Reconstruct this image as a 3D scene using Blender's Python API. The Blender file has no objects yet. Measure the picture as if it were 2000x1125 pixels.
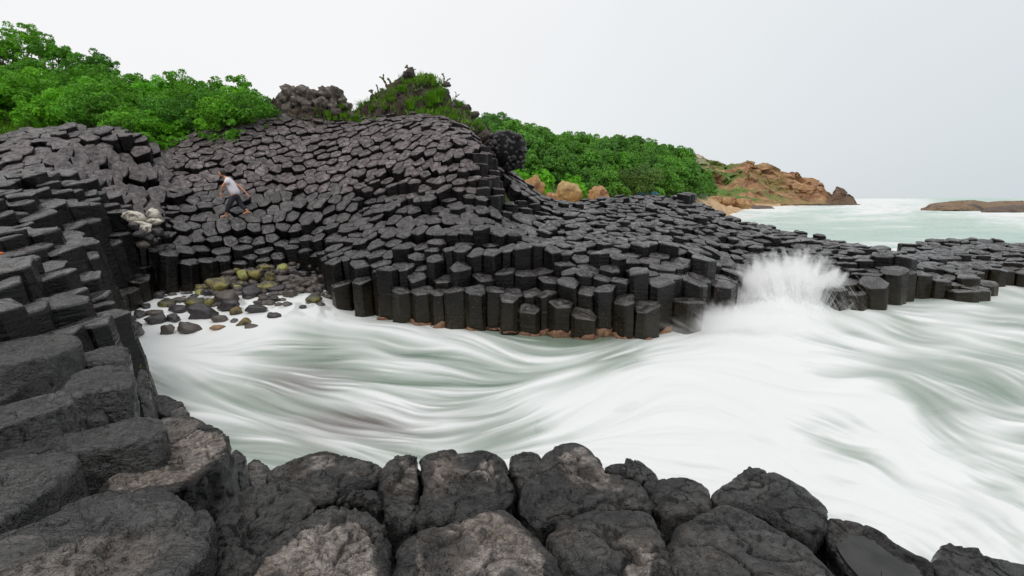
import bpy, math, random
import numpy as np
from mathutils import Vector, Matrix

S = bpy.context.scene
C = S.collection
rnd = random.Random(7)
rng = np.random.default_rng(7)
R = math.radians

# ------------------------------------------------------------------ camera
PITCH = R(10.03)
CAMZ = 3.0
cam_d = bpy.data.cameras.new('camera')
cam = bpy.data.objects.new('camera', cam_d)
C.objects.link(cam)
cam.location = (0, 0, CAMZ)
cam.rotation_euler = (R(90) - PITCH, 0, 0)
cam_d.sensor_width = 36
cam_d.lens = 18
cam_d.clip_start = 0.05
cam_d.clip_end = 60000
S.camera = cam

# ------------------------------------------------------------------ world: pale overcast sky
world = bpy.data.worlds.new('World')
S.world = world
world.use_nodes = True
wn = world.node_tree
wn.nodes.clear()
def wnode(t, **k):
    n = wn.nodes.new(t)
    for a, b in k.items():
        setattr(n, a, b)
    return n
w_out = wnode('ShaderNodeOutputWorld')
w_bg = wnode('ShaderNodeBackground')
w_bg2 = wnode('ShaderNodeBackground')
w_add = wnode('ShaderNodeAddShader')
w_sky = wnode('ShaderNodeTexSky', sky_type='NISHITA', sun_disc=False)
SUN_EL, SUN_ROT = R(58), R(200)
w_sky.sun_elevation = SUN_EL
w_sky.sun_rotation = SUN_ROT
w_sky.dust_density = 4.0
w_bg2.inputs[1].default_value = 0.006
w_tc = wnode('ShaderNodeTexCoord')
w_sep = wnode('ShaderNodeSeparateXYZ')
w_mr = wnode('ShaderNodeMapRange')
w_mr.inputs['From Min'].default_value = -0.25
w_mr.inputs['From Max'].default_value = 0.75
w_mz = wnode('ShaderNodeMapRange')
w_mz.inputs['From Min'].default_value = 0.0
w_mz.inputs['From Max'].default_value = 0.55
w_mz.inputs['To Min'].default_value = 1.0
w_mz.inputs['To Max'].default_value = 0.35
w_mul = wnode('ShaderNodeMath', operation='MULTIPLY')
w_mix = wnode('ShaderNodeMix', data_type='RGBA')
w_mix.inputs['A'].default_value = (0.925, 0.925, 0.93, 1)
w_mix.inputs['B'].default_value = (0.64, 0.70, 0.735, 1)
w_no = wnode('ShaderNodeTexNoise')
w_no.inputs['Scale'].default_value = 1.6
w_no.inputs['Detail'].default_value = 3
w_cl = wnode('ShaderNodeMapRange')
w_cl.inputs['To Min'].default_value = 0.93
w_cl.inputs['To Max'].default_value = 1.03
w_sc = wnode('ShaderNodeVectorMath', operation='SCALE')
L = wn.links.new
L(w_tc.outputs['Generated'], w_sep.inputs[0])
L(w_sep.outputs['X'], w_mr.inputs['Value'])
L(w_sep.outputs['Z'], w_mz.inputs['Value'])
L(w_mr.outputs[0], w_mul.inputs[0])
L(w_mz.outputs[0], w_mul.inputs[1])
L(w_mul.outputs[0], w_mix.inputs['Factor'])
L(w_tc.outputs['Generated'], w_no.inputs['Vector'])
L(w_no.outputs['Fac'], w_cl.inputs['Value'])
L(w_mix.outputs['Result'], w_sc.inputs[0])
L(w_cl.outputs[0], w_sc.inputs['Scale'])
L(w_sc.outputs[0], w_bg.inputs[0])
w_bg.inputs[1].default_value = 1.0
L(w_sky.outputs[0], w_bg2.inputs[0])
L(w_bg.outputs[0], w_add.inputs[0])
L(w_bg2.outputs[0], w_add.inputs[1])
L(w_add.outputs[0], w_out.inputs[0])

sun_d = bpy.data.lights.new('sun', 'SUN')
sun_d.energy = 0.9
sun_d.angle = R(25)
sun_d.color = (1.0, 0.97, 0.93)
sun = bpy.data.objects.new('sun', sun_d)
C.objects.link(sun)
sun.rotation_euler = (R(32), 0, R(160) + math.pi)   # high sun behind the cloud
S.view_settings.view_transform = 'Standard'
S.view_settings.look = 'None'
S.view_settings.exposure = 0
S.view_settings.gamma = 1
S.view_settings.use_curve_mapping = False
cy = S.cycles
cy.use_denoising = True
cy.max_bounces = 14
cy.diffuse_bounces = 3
cy.glossy_bounces = 2
cy.transmission_bounces = 3
cy.transparent_max_bounces = 24
cy.volume_bounces = 12
cy.use_adaptive_sampling = True
cy.adaptive_threshold = 0.02

# ------------------------------------------------------------------ geometry of the view, used to survey the place
SP, CP = math.sin(PITCH), math.cos(PITCH)
def W(px, py, Y):
    """a surveyed point: photo bearing and elevation plus its distance"""
    xc = (px - 1000) / 1000.0
    yc = (562.5 - py) / 1000.0
    dy = CP + yc * SP
    dz = -SP + yc * CP
    return (xc / dy * Y, Y, CAMZ + dz / dy * Y)
def Wz(px, py, z):
    xc = (px - 1000) / 1000.0
    yc = (562.5 - py) / 1000.0
    dy = CP + yc * SP
    dz = -SP + yc * CP
    Y = (z - CAMZ) / (dz / dy)
    return (xc / dy * Y, Y, z)

# ------------------------------------------------------------------ noise (numpy)
_perm = rng.permutation(512).astype(np.int64)
_g = rng.normal(size=(512, 3))
_g /= np.linalg.norm(_g, axis=1)[:, None]
def perlin(p):
    p = np.asarray(p, float)
    i = np.floor(p).astype(np.int64)
    f = p - i
    u = f * f * f * (f * (f * 6 - 15) + 10)
    out = 0
    for a in (0, 1):
        wa = u[:, 0] if a else 1 - u[:, 0]
        for b in (0, 1):
            wb = u[:, 1] if b else 1 - u[:, 1]
            for c in (0, 1):
                wc = u[:, 2] if c else 1 - u[:, 2]
                h = _perm[(_perm[(_perm[(i[:, 0] + a) & 511] + i[:, 1] + b) & 511] + i[:, 2] + c) & 511]
                g = _g[h]
                out = out + wa * wb * wc * (g[:, 0] * (f[:, 0] - a) + g[:, 1] * (f[:, 1] - b) + g[:, 2] * (f[:, 2] - c))
    return out * 1.5
def fbm(p, o=4, lac=2.1, g=0.5):
    p = np.asarray(p, float)
    s, a, r = 1.0, 1.0, 0
    for k in range(o):
        r = r + a * perlin(p * s + 17.3 * k)
        s *= lac
        a *= g
    return r
def ridged(p, o=4):
    p = np.asarray(p, float)
    s, a, r = 1.0, 1.0, 0
    for k in range(o):
        r = r + a * (1 - 2 * np.abs(perlin(p * s + 31.7 * k)))
        s *= 2.1
        a *= 0.5
    return r
def worley(p):
    """distance to nearest random point of a unit grid"""
    p = np.asarray(p, float)
    i = np.floor(p).astype(np.int64)
    best = np.full(len(p), 9.0)
    for a in (-1, 0, 1):
        for b in (-1, 0, 1):
            for c in (-1, 0, 1):
                h = _perm[(_perm[(_perm[(i[:, 0] + a) & 511] + i[:, 1] + b) & 511] + i[:, 2] + c) & 511]
                q = i + (a, b, c) + 0.5 + _g[h] * 0.45
                best = np.minimum(best, np.linalg.norm(q - p, axis=1))
    return best
def facets(p):
    """broken-rock relief: every random cell is its own tilted plane"""
    p = np.asarray(p, float)
    i = np.floor(p).astype(np.int64)
    best = np.full(len(p), 9.0); out = np.zeros(len(p))
    for a in (-1, 0, 1):
        for b in (-1, 0, 1):
            for c in (-1, 0, 1):
                h = _perm[(_perm[(_perm[(i[:, 0] + a) & 511] + i[:, 1] + b) & 511] + i[:, 2] + c) & 511]
                r = i + (a, b, c) + 0.5 + _g[h] * 0.45 - p
                d = (r * r).sum(1)
                k = d < best
                h2 = _perm[h]
                v = (r * _g[h2]).sum(1) * 0.9 + _g[h2, 0] * 0.35
                out = np.where(k, v, out)
                best = np.where(k, d, best)
    return out
def sstep(a, b, x):
    t = np.clip((x - a) / (b - a), 0, 1)
    return t * t * (3 - 2 * t)

class RBF:
    def __init__(self, pts, smooth=0.0):
        P = np.array(pts, float)
        self.c = P[:, :2]
        n = len(P)
        d = np.linalg.norm(self.c[:, None] - self.c[None], axis=2) - np.eye(n) * smooth
        A = np.zeros((n + 3, n + 3))
        A[:n, :n] = d
        A[:n, n] = 1
        A[:n, n + 1:] = self.c
        A[n:, :n] = A[:n, n:].T
        b = np.zeros(n + 3)
        b[:n] = P[:, 2]
        self.w = np.linalg.solve(A, b)
    def __call__(self, x, y):
        x = np.atleast_1d(x).astype(float)
        y = np.atleast_1d(y).astype(float)
        q = np.stack([x, y], 1)
        out = np.zeros(len(q))
        for s in range(0, len(q), 20000):
            k = q[s:s + 20000]
            d = np.linalg.norm(k[:, None] - self.c[None], axis=2)
            n = len(self.c)
            out[s:s + 20000] = d @ self.w[:n] + self.w[n] + k @ self.w[n + 1:]
        return out

# ------------------------------------------------------------------ object helpers
def tag(o, label=None, cat=None, group=None, kind=None):
    if label: o['label'] = label
    if cat: o['category'] = cat
    if group: o['group'] = group
    if kind: o['kind'] = kind
    return o
def empty(name, loc=(0, 0, 0), rz=0):
    o = bpy.data.objects.new(name, None)
    o.empty_display_size = 0.1
    C.objects.link(o)
    o.location = loc
    o.rotation_euler = (0, 0, rz)
    return o
def mesh_data(name, v, f, mat, smooth=True, attrs=None, cattrs=None):
    me = bpy.data.meshes.new(name)
    v = np.asarray(v, dtype=np.float32)
    if isinstance(f, np.ndarray) and f.ndim == 2:
        k = f.shape[1]
        me.vertices.add(len(v))
        me.vertices.foreach_set('co', v.ravel())
        me.loops.add(f.size)
        me.loops.foreach_set('vertex_index', f.ravel().astype(np.int32))
        me.polygons.add(len(f))
        me.polygons.foreach_set('loop_start', np.arange(0, f.size, k, dtype=np.int32))
        me.polygons.foreach_set('loop_total', np.full(len(f), k, dtype=np.int32))
        me.update(calc_edges=True)
    else:
        me.from_pydata([tuple(map(float, a)) for a in v], [], f)
        me.update()
    if smooth:
        me.polygons.foreach_set('use_smooth', np.ones(len(me.polygons), dtype=bool))
    if mat is not None:
        for m in (mat if isinstance(mat, (list, tuple)) else [mat]):
            me.materials.append(m)
    for k, a in (attrs or {}).items():
        at = me.attributes.new(k, 'FLOAT', 'POINT')
        at.data.foreach_set('value', np.asarray(a, dtype=np.float32))
    return me
def obj(name, me, parent=None):
    o = bpy.data.objects.new(name, me)
    C.objects.link(o)
    if parent is not None:
        o.parent = parent
    return o
def copy_tree(o, parent=None):
    c = o.copy()
    C.objects.link(c)
    c.parent = parent
    for ch in o.children:
        copy_tree(ch, c)
    return c

# ------------------------------------------------------------------ materials
def new_mat(name):
    m = bpy.data.materials.new(name)
    m.use_nodes = True
    nt = m.node_tree
    b = nt.nodes['Principled BSDF']
    return m, nt, b
def N(nt, t, inp=None, **k):
    n = nt.nodes.new(t)
    for a, b in k.items():
        setattr(n, a, b)
    for a, b in (inp or {}).items():
        if hasattr(b, 'is_output'):
            nt.links.new(b, n.inputs[a])
        else:
            n.inputs[a].default_value = b
    return n
def col(r, g, b): return (r, g, b, 1)
def noise(nt, vec, scale, detail=5, rough=0.6, dist=0.0):
    return N(nt, 'ShaderNodeTexNoise', {'Vector': vec, 'Scale': scale, 'Detail': detail, 'Roughness': rough, 'Distortion': dist}).outputs['Fac']
def mrange(nt, v, a, b, c=0.0, d=1.0):
    return N(nt, 'ShaderNodeMapRange', {'Value': v, 'From Min': a, 'From Max': b, 'To Min': c, 'To Max': d}).outputs[0]
def mixc(nt, f, a, b, bt='MIX'):
    return N(nt, 'ShaderNodeMix', {'Factor': f, 'A': a, 'B': b}, data_type='RGBA', blend_type=bt).outputs['Result']
def math2(nt, op, a, b):
    return N(nt, 'ShaderNodeMath', {0: a, 1: b}, operation=op).outputs[0]
def attr(nt, name):
    return N(nt, 'ShaderNodeAttribute', attribute_name=name).outputs['Fac']

def basalt(name, dry, pale, wet_rough=0.2, fine=1.0, algae=True, pitted=0.5):
    """basalt: charcoal rock, paler worn patches, wet gloss where 'wet' is high, brown algae low by the water"""
    m, nt, b = new_mat(name)
    geo = N(nt, 'ShaderNodeNewGeometry')
    P = geo.outputs['Position']
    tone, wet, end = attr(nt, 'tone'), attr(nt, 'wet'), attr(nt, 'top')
    big = noise(nt, P, 1.3 * fine, 4)
    med = noise(nt, P, 6 * fine, 6, 0.65)
    small = noise(nt, P, 34 * fine, 6, 0.7)
    c = mixc(nt, mrange(nt, med, 0.40, 0.62), col(*dry), col(*pale))
    c = mixc(nt, mrange(nt, big, 0.35, 0.7, 0, 0.6), c, col(dry[0] * 1.7, dry[1] * 1.45, dry[2] * 1.38))
    v = mrange(nt, small, 0.35, 0.65, 0.5, 1.45)
    vv = math2(nt, 'MULTIPLY', v, mrange(nt, tone, 0, 1, 0.65, 1.5))
    vv = math2(nt, 'MULTIPLY', vv, mrange(nt, wet, 0, 1, 1.0, 0.5))
    c = N(nt, 'ShaderNodeVectorMath', {0: c, 'Scale': vv}, operation='SCALE').outputs[0]
    # ends dusty grey; joint faces painted blacker to stand in for missing shade
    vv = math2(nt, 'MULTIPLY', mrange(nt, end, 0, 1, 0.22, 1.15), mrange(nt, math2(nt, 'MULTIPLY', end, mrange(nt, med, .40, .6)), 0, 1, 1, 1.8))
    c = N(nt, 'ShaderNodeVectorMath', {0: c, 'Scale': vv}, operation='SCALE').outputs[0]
    if algae:
        z = N(nt, 'ShaderNodeSeparateXYZ', {0: P}).outputs['Z']
        zz = math2(nt, 'ADD', z, mrange(nt, noise(nt, P, 2.2, 4), 0.3, 0.7, -0.3, 0.3))
        c = mixc(nt, mrange(nt, zz, 0.85, 0.2, 0, 0.75), c, col(0.028, 0.022, 0.013))
        sp = N(nt, 'ShaderNodeTexVoronoi', {'Vector': P, 'Scale': 14.0}, feature='F1').outputs['Distance']
        spm = math2(nt, 'MULTIPLY', mrange(nt, sp, 0.13, 0.06), mrange(nt, zz, 1.3, 0.7))
        spm = math2(nt, 'MULTIPLY', spm, mrange(nt, noise(nt, P, 1.1, 2), 0.5, 0.62))
        c = mixc(nt, spm, c, col(0.30, 0.24, 0.09))
    nt.links.new(c, b.inputs['Base Color'])
    rg = math2(nt, 'ADD', mrange(nt, wet, 0, 1, 0.46, wet_rough), mrange(nt, noise(nt, P, 3.3, 5, .7), 0.35, 0.65, -0.2, 0.2))
    nt.links.new(rg, b.inputs['Roughness'])
    nt.links.new(math2(nt, 'MULTIPLY', mrange(nt, wet, 0, 1, 0.25, 0.75), mrange(nt, end, 0, 1, .4, 1.0)), b.inputs['Specular IOR Level'])
    h = math2(nt, 'ADD', mrange(nt, med, 0, 1, 0, 0.9), mrange(nt, small, 0, 1, 0, 0.3))
    pit = N(nt, 'ShaderNodeTexVoronoi', {'Vector': P, 'Scale': 22.0 * fine}, feature='F1').outputs['Distance']
    h = math2(nt, 'ADD', h, mrange(nt, pit, 0.1, 0.35, -pitted * 0.5, 0))
    st = N(nt, 'ShaderNodeMapping', {'Vector': P, 'Scale': (1.2, 1.2, 9)})
    h = math2(nt, 'ADD', h, mrange(nt, noise(nt, st.outputs[0], 2.2 * fine, 4), 0.3, 0.7, 0, 0.35))
    bp = N(nt, 'ShaderNodeBump', {'Strength': 1.0, 'Distance': 0.020 / fine, 'Height': h})
    nt.links.new(bp.outputs[0], b.inputs['Normal'])
    return m
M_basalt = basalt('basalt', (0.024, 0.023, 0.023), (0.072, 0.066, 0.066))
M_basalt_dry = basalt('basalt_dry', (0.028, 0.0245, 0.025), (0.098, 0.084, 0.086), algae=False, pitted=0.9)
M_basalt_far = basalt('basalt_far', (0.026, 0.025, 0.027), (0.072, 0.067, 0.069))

def near_rock():
    m, nt, b = new_mat('basalt_near')
    geo = N(nt, 'ShaderNodeNewGeometry')
    P = geo.outputs['Position']
    worn, wet, tone = attr(nt, 'worn'), attr(nt, 'wet'), attr(nt, 'tone')
    a = noise(nt, P, 3.0, 6, 0.6)
    f = noise(nt, P, 22, 8, 0.68)
    g = noise(nt, P, 110, 4, 0.7)
    c = mixc(nt, mrange(nt, a, 0.40, 0.60), col(0.013, 0.0125, 0.0125), col(0.052, 0.049, 0.046))
    wm = math2(nt, 'MULTIPLY', mrange(nt, math2(nt, 'ADD', worn, mrange(nt, noise(nt, P, 2.6, 3), .3, .7, -.35, .35)), .50, .68), mrange(nt, noise(nt, P, 13, 7, 0.7, 0.3), 0.30, 0.48))
    c = mixc(nt, wm, c, col(0.235, 0.205, 0.185))
    w2 = math2(nt, 'MULTIPLY', mrange(nt, worn, 0.0, 0.8, 0, 0.5), mrange(nt, noise(nt, P, 2.0, 3), 0.45, 0.6))
    c = mixc(nt, w2, c, col(0.120, 0.092, 0.072))
    v = math2(nt, 'MULTIPLY', mrange(nt, f, 0.36, 0.64, 0.35, 1.6), mrange(nt, g, 0.35, 0.65, 0.7, 1.3))
    v = math2(nt, 'MULTIPLY', v, mrange(nt, tone, 0, 1, 0.5, 1.5))
    v = math2(nt, 'MULTIPLY', v, mrange(nt, wet, 0, 1, 1.0, 0.5))
    v = math2(nt, 'MULTIPLY', v, attr(nt, 'crack_tone'))
    c = N(nt, 'ShaderNodeVectorMath', {0: c, 'Scale': v}, operation='SCALE').outputs[0]
    sp = N(nt, 'ShaderNodeTexVoronoi', {'Vector': P, 'Scale': 30.0}, feature='F1').outputs['Distance']
    spm = math2(nt, 'MULTIPLY', mrange(nt, sp, 0.10, 0.05), mrange(nt, noise(nt, P, 2.3, 2), 0.60, 0.68))
    c = mixc(nt, spm, c, col(0.25, 0.21, 0.09))
    nt.links.new(c, b.inputs['Base Color'])
    nt.links.new(math2(nt, 'ADD', mrange(nt, wet, 0, 1, 0.50, 0.20), mrange(nt, noise(nt, P, 4.5, 5, .7), 0.35, 0.65, -0.18, 0.22)), b.inputs['Roughness'])
    nt.links.new(mrange(nt, wet, 0, 1, .15, .85), b.inputs['Specular IOR Level'])
    st = N(nt, 'ShaderNodeMapping', {'Vector': P, 'Rotation': (0.2, 0.35, 0.5), 'Scale': (1.0, 5.0, 5.0)})
    h = math2(nt, 'ADD', f, mrange(nt, g, 0, 1, 0, 0.22))
    h = math2(nt, 'ADD', h, mrange(nt, noise(nt, st.outputs[0], 6, 6, 0.65), 0.3, 0.7, 0, 0.7))
    cr = N(nt, 'ShaderNodeTexVoronoi', {'Vector': N(nt, 'ShaderNodeVectorMath', {0: P, 1: N(nt, 'ShaderNodeTexNoise', {'Vector': P, 'Scale': 7.0}).outputs['Color']}, operation='ADD').outputs[0], 'Scale': 6.5}, feature='DISTANCE_TO_EDGE').outputs['Distance']
    h = math2(nt, 'ADD', h, mrange(nt, cr, 0.0, 0.035, -0.5, 0))
    bp = N(nt, 'ShaderNodeBump', {'Strength': 1.0, 'Distance': 0.011, 'Height': h})
    nt.links.new(bp.outputs[0], b.inputs['Normal'])
    return m
M_near = near_rock()

def simple_rock(name, c1, c2, c3=None, scale=3.0, rough=0.75, bump=0.04, patch=(0.5, 0.6)):
    m, nt, b = new_mat(name)
    P = N(nt, 'ShaderNodeTexCoord').outputs['Object']
    a = noise(nt, P, scale, 7, 0.65)
    c = mixc(nt, mrange(nt, a, 0.35, 0.65), col(*c1), col(*c2))
    if c3:
        c = mixc(nt, mrange(nt, noise(nt, P, scale * 0.6, 6, 0.7, 0.2), *patch), c, col(*c3))
    v = mrange(nt, noise(nt, P, scale * 7, 5, 0.7), 0.3, 0.7, 0.7, 1.25)
    c = N(nt, 'ShaderNodeVectorMath', {0: c, 'Scale': v}, operation='SCALE').outputs[0]
    nt.links.new(c, b.inputs['Base Color'])
    b.inputs['Roughness'].default_value = rough
    bp = N(nt, 'ShaderNodeBump', {'Strength': 0.7, 'Distance': bump, 'Height': noise(nt, P, scale * 2.5, 8, 0.7)})
    nt.links.new(bp.outputs[0], b.inputs['Normal'])
    return m
M_stone_dark = simple_rock('stone_dark', (0.030, 0.028, 0.030), (0.060, 0.052, 0.054), rough=0.38, bump=0.02)
M_stone_brown = simple_rock('stone_brown', (0.060, 0.050, 0.044), (0.11, 0.092, 0.078), rough=0.45, bump=0.02)
M_stone_green = simple_rock('stone_green', (0.045, 0.044, 0.034), (0.085, 0.080, 0.050), (0.15, 0.14, 0.035), rough=0.5, bump=0.02)
M_stone_lichen = simple_rock('stone_lichen', (0.060, 0.056, 0.042), (0.12, 0.108, 0.068), (0.27, 0.235, 0.07), rough=0.7, bump=0.02, patch=(0.46, 0.56))
M_stone_yellow = simple_rock('stone_yellow', (0.22, 0.22, 0.065), (0.36, 0.35, 0.11), (0.13, 0.115, 0.06), rough=0.75, bump=0.02, patch=(0.56, 0.66))
M_stone_ochre = simple_rock('stone_ochre', (0.10, 0.075, 0.035), (0.25, 0.18, 0.05), (0.06, 0.05, 0.03), rough=0.6, bump=0.02)
M_stone_white = simple_rock('stone_white', (0.50, 0.46, 0.38), (0.72, 0.68, 0.58), (0.10, 0.085, 0.07), scale=5.5, rough=0.8, bump=0.03, patch=(0.52, 0.60))
M_orange_rock = simple_rock('orange_rock', (0.34, 0.17, 0.075), (0.55, 0.36, 0.17), (0.24, 0.11, 0.06), scale=1.6, rough=0.85, bump=0.15)
M_gold_rock = simple_rock('gold_rock', (0.42, 0.27, 0.11), (0.60, 0.45, 0.22), (0.30, 0.19, 0.10), scale=1.6, rough=0.85, bump=0.15)
M_crag_rock = simple_rock('crag_rock', (0.050, 0.038, 0.036), (0.105, 0.078, 0.066), (0.17, 0.15, 0.12), scale=2.2, rough=0.85, bump=0.06, patch=(0.55, 0.68))
M_knob_rock = simple_rock('knob_rock', (0.075, 0.062, 0.056), (0.15, 0.125, 0.105), (0.30, 0.27, 0.22), scale=2.6, rough=0.85, bump=0.06, patch=(0.52, 0.62))
M_tan_rock = simple_rock('tan_rock', (0.24, 0.14, 0.08), (0.36, 0.24, 0.14), scale=3, rough=0.85, bump=0.04)
M_crust = simple_rock('pink_crust', (0.15, 0.065, 0.042), (0.33, 0.19, 0.10), (0.08, 0.035, 0.03), scale=9, rough=0.6, bump=0.04, patch=(0.55, 0.62))
# ------------------------------------------------------------------ basalt fields of jointed columns
def inpoly(P, x, y):
    x = np.atleast_1d(x); y = np.atleast_1d(y)
    c = np.zeros(len(x), bool)
    n = len(P)
    j = n - 1
    for i in range(n):
        xi, yi = P[i][:2]; xj, yj = P[j][:2]
        if yi != yj:
            k = ((yi > y) != (yj > y)) & (x < (xj - xi) * (y - yi) / (yj - yi) + xi)
            c ^= k
        j = i
    return c
def edge_dist(P, x, y):
    best = np.full(len(x), 9.0)
    for i in range(len(P)):
        a = np.array(P[i][:2]); b = np.array(P[(i + 1) % len(P)][:2])
        d = b - a
        t = np.clip(((x - a[0]) * d[0] + (y - a[1]) * d[1]) / (d @ d), 0, 1)
        best = np.minimum(best, np.hypot(x - a[0] - t * d[0], y - a[1] - t * d[1]))
    return best
def darts(poly, rad, seed, margin=1.0):
    """evenly irregular sites: darts, then two relaxations by the cell routine below"""
    r = np.random.default_rng(seed)
    P = np.array([p[:2] for p in poly])
    lo, hi = P.min(0) - margin, P.max(0) + margin
    rmin = 0.27
    grid = {}
    pts = []
    area = (hi - lo).prod()
    cand = r.uniform(lo, hi, size=(int(area / (rmin * rmin) * 9), 2))
    rr = rad(cand[:, 0], cand[:, 1])
    for (x, y), d in zip(cand, rr):
        gx, gy = int(x // 0.8), int(y // 0.8)
        ok = True
        for a in (-1, 0, 1):
            for b in (-1, 0, 1):
                for q in grid.get((gx + a, gy + b), ()):
                    if (q[0] - x) ** 2 + (q[1] - y) ** 2 < d * d:
                        ok = False
                        break
                if not ok: break
            if not ok: break
        if ok:
            grid.setdefault((gx, gy), []).append((x, y))
            pts.append((x, y))
    return np.array(pts)
def cells(pts, reach=1.5):
    out = []
    for i, p in enumerate(pts):
        d = pts - p
        dd = (d * d).sum(1)
        nb = np.where((dd < reach * reach) & (dd > 1e-9))[0]
        nb = nb[np.argsort(dd[nb])][:16]
        s = 0.55
        poly = [(-s, -s), (s, -s), (s, s), (-s, s)]
        for j in nb:
            nx, ny = d[j]
            k = dd[j] / 2
            new = []
            m = len(poly)
            for a in range(m):
                p0, p1 = poly[a], poly[(a + 1) % m]
                s0 = p0[0] * nx + p0[1] * ny - k
                s1 = p1[0] * nx + p1[1] * ny - k
                if s0 <= 0: new.append(p0)
                if (s0 < 0) != (s1 < 0) and s0 != s1:
                    t = s0 / (s0 - s1)
                    new.append((p0[0] + t * (p1[0] - p0[0]), p0[1] + t * (p1[1] - p0[1])))
            poly = new
            if len(poly) < 3: break
        out.append(poly)
    return out
def relax(pts, n=2):
    for _ in range(n):
        cs = cells(pts)
        pts = np.array([p + np.mean(np.array(c), 0) * 0.8 if len(c) > 2 else p for p, c in zip(pts, cs)])
    return pts

def column_mesh(site, poly, z, axis, depth, seed, joint=0.36, gap=0.972, corner=0.16, dome=0.02, rough=0.016, tone=0.5, wet=0.3, cut=(0, 0)):
    r = random.Random(seed)
    # drop very short edges
    q = []
    m = len(poly)
    for a in range(m):
        p0, p1 = poly[a], poly[(a + 1) % m]
        if math.hypot(p0[0] - p1[0], p0[1] - p1[1]) > 0.06: q.append(p0)
    if len(q) < 3: return None
    poly = q
    m = len(poly)
    ring = []
    for a in range(m):
        pm, p0, p1 = poly[a - 1], poly[a], poly[(a + 1) % m]
        ring.append((p0[0] + (pm[0] - p0[0]) * corner, p0[1] + (pm[1] - p0[1]) * corner))
        ring.append((p0[0] + (p1[0] - p0[0]) * corner, p0[1] + (p1[1] - p0[1]) * corner))
    ring = np.array(ring)
    cen = ring.mean(0)
    ax = np.array(axis) / np.linalg.norm(axis)
    tx, ty = r.uniform(-0.13, 0.13), r.uniform(-0.13, 0.13)
    tx += cut[0]; ty += cut[1]
    rings = [(0.35, dome * r.uniform(-0.6, 1.2)), (0.74, dome * 0.5), (0.955, -0.003), (0.992, -0.014), (1.0, -0.035)]
    d = -0.085
    x = 0.1
    while True:
        x += joint * r.uniform(0.6, 1.5)
        if x > depth - 0.15: break
        k = r.uniform(0.988, 1.008)
        rings += [(k, -x + 0.014), (0.975, -x), (k * r.uniform(.975, 1.01), -x - 0.014)]
        if len(rings) > 19: break
    rings.append((1.0, -depth))
    V = []
    c3 = np.array([site[0], site[1], z])
    n = len(ring)
    off = np.zeros(2)
    lastx = 0
    V.append(np.r_[c3[:2] + cen, 0] * [1, 1, 0] + [0, 0, c3[2]] + ax * dome)
    V[0][2] += -(ax[0] * cen[0] + ax[1] * cen[1]) / ax[2]
    for i, (k, dz) in enumerate(rings):
        p = cen + (ring - cen) * k * gap
        pz = -(ax[0] * p[:, 0] + ax[1] * p[:, 1]) / ax[2]
        tilt = (tx * p[:, 0] + ty * p[:, 1]) if i < 5 else 0
        q3 = np.stack([site[0] + p[:, 0], site[1] + p[:, 1], z + pz + tilt], 1) + ax * dz
        V.extend(q3)
    V = np.array(V)
    if rough:
        nn = fbm(np.concatenate([V * 3.1 + 5, V * 3.1 + 50, V * 3.1 + 90]), 3).reshape(3, -1).T
        V += nn * rough * np.array([1, 1, 1.1])
        t = 1 + n * 3
        V[:t, 2] += fbm(V[:t] * 6.0, 2) * rough * 0.8
    F = []
    for a in range(n):
        F.append((0, 1 + a, 1 + (a + 1) % n))
    for i in range(len(rings) - 1):
        b0 = 1 + i * n
        b1 = b0 + n
        for a in range(n):
            a2 = (a + 1) % n
            F.append((b0 + a, b1 + a, b1 + a2, b0 + a2))
    return V, F, 1 + n * 4

def build_field(name, label, items, mat, limit=300):
    """one piece of terrain: its columns that show largest as parts, the remainder as one joined part"""
    root = empty(name)
    tag(root, label, 'rock formation', kind='structure')
    items.sort(key=lambda t: t[0])
    V, F, T, Wt, EN, off = [], [], [], [], [], 0
    for k, (_, args, kw) in enumerate(items):
        r = column_mesh(*args, **kw)
        if r is None: continue
        v, f, nt_ = r
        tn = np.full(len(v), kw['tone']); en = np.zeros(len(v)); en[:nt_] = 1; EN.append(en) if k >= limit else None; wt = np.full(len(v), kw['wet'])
        if k < limit:
            o = v.mean(0)
            o[2] = v[0, 2]
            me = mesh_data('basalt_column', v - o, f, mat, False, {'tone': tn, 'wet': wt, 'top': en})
            ob = obj('basalt_column', me, root)
            ob.location = o
        else:
            V.append(v); T.append(tn); Wt.append(wt)
            F.extend([tuple(i + off for i in q) for q in f])
            off += len(v)
    if V:
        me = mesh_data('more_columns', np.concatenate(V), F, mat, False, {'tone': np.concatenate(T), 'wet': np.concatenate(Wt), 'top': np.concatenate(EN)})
        tag(obj('more_columns', me, root), kind='stuff')
    return root

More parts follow.
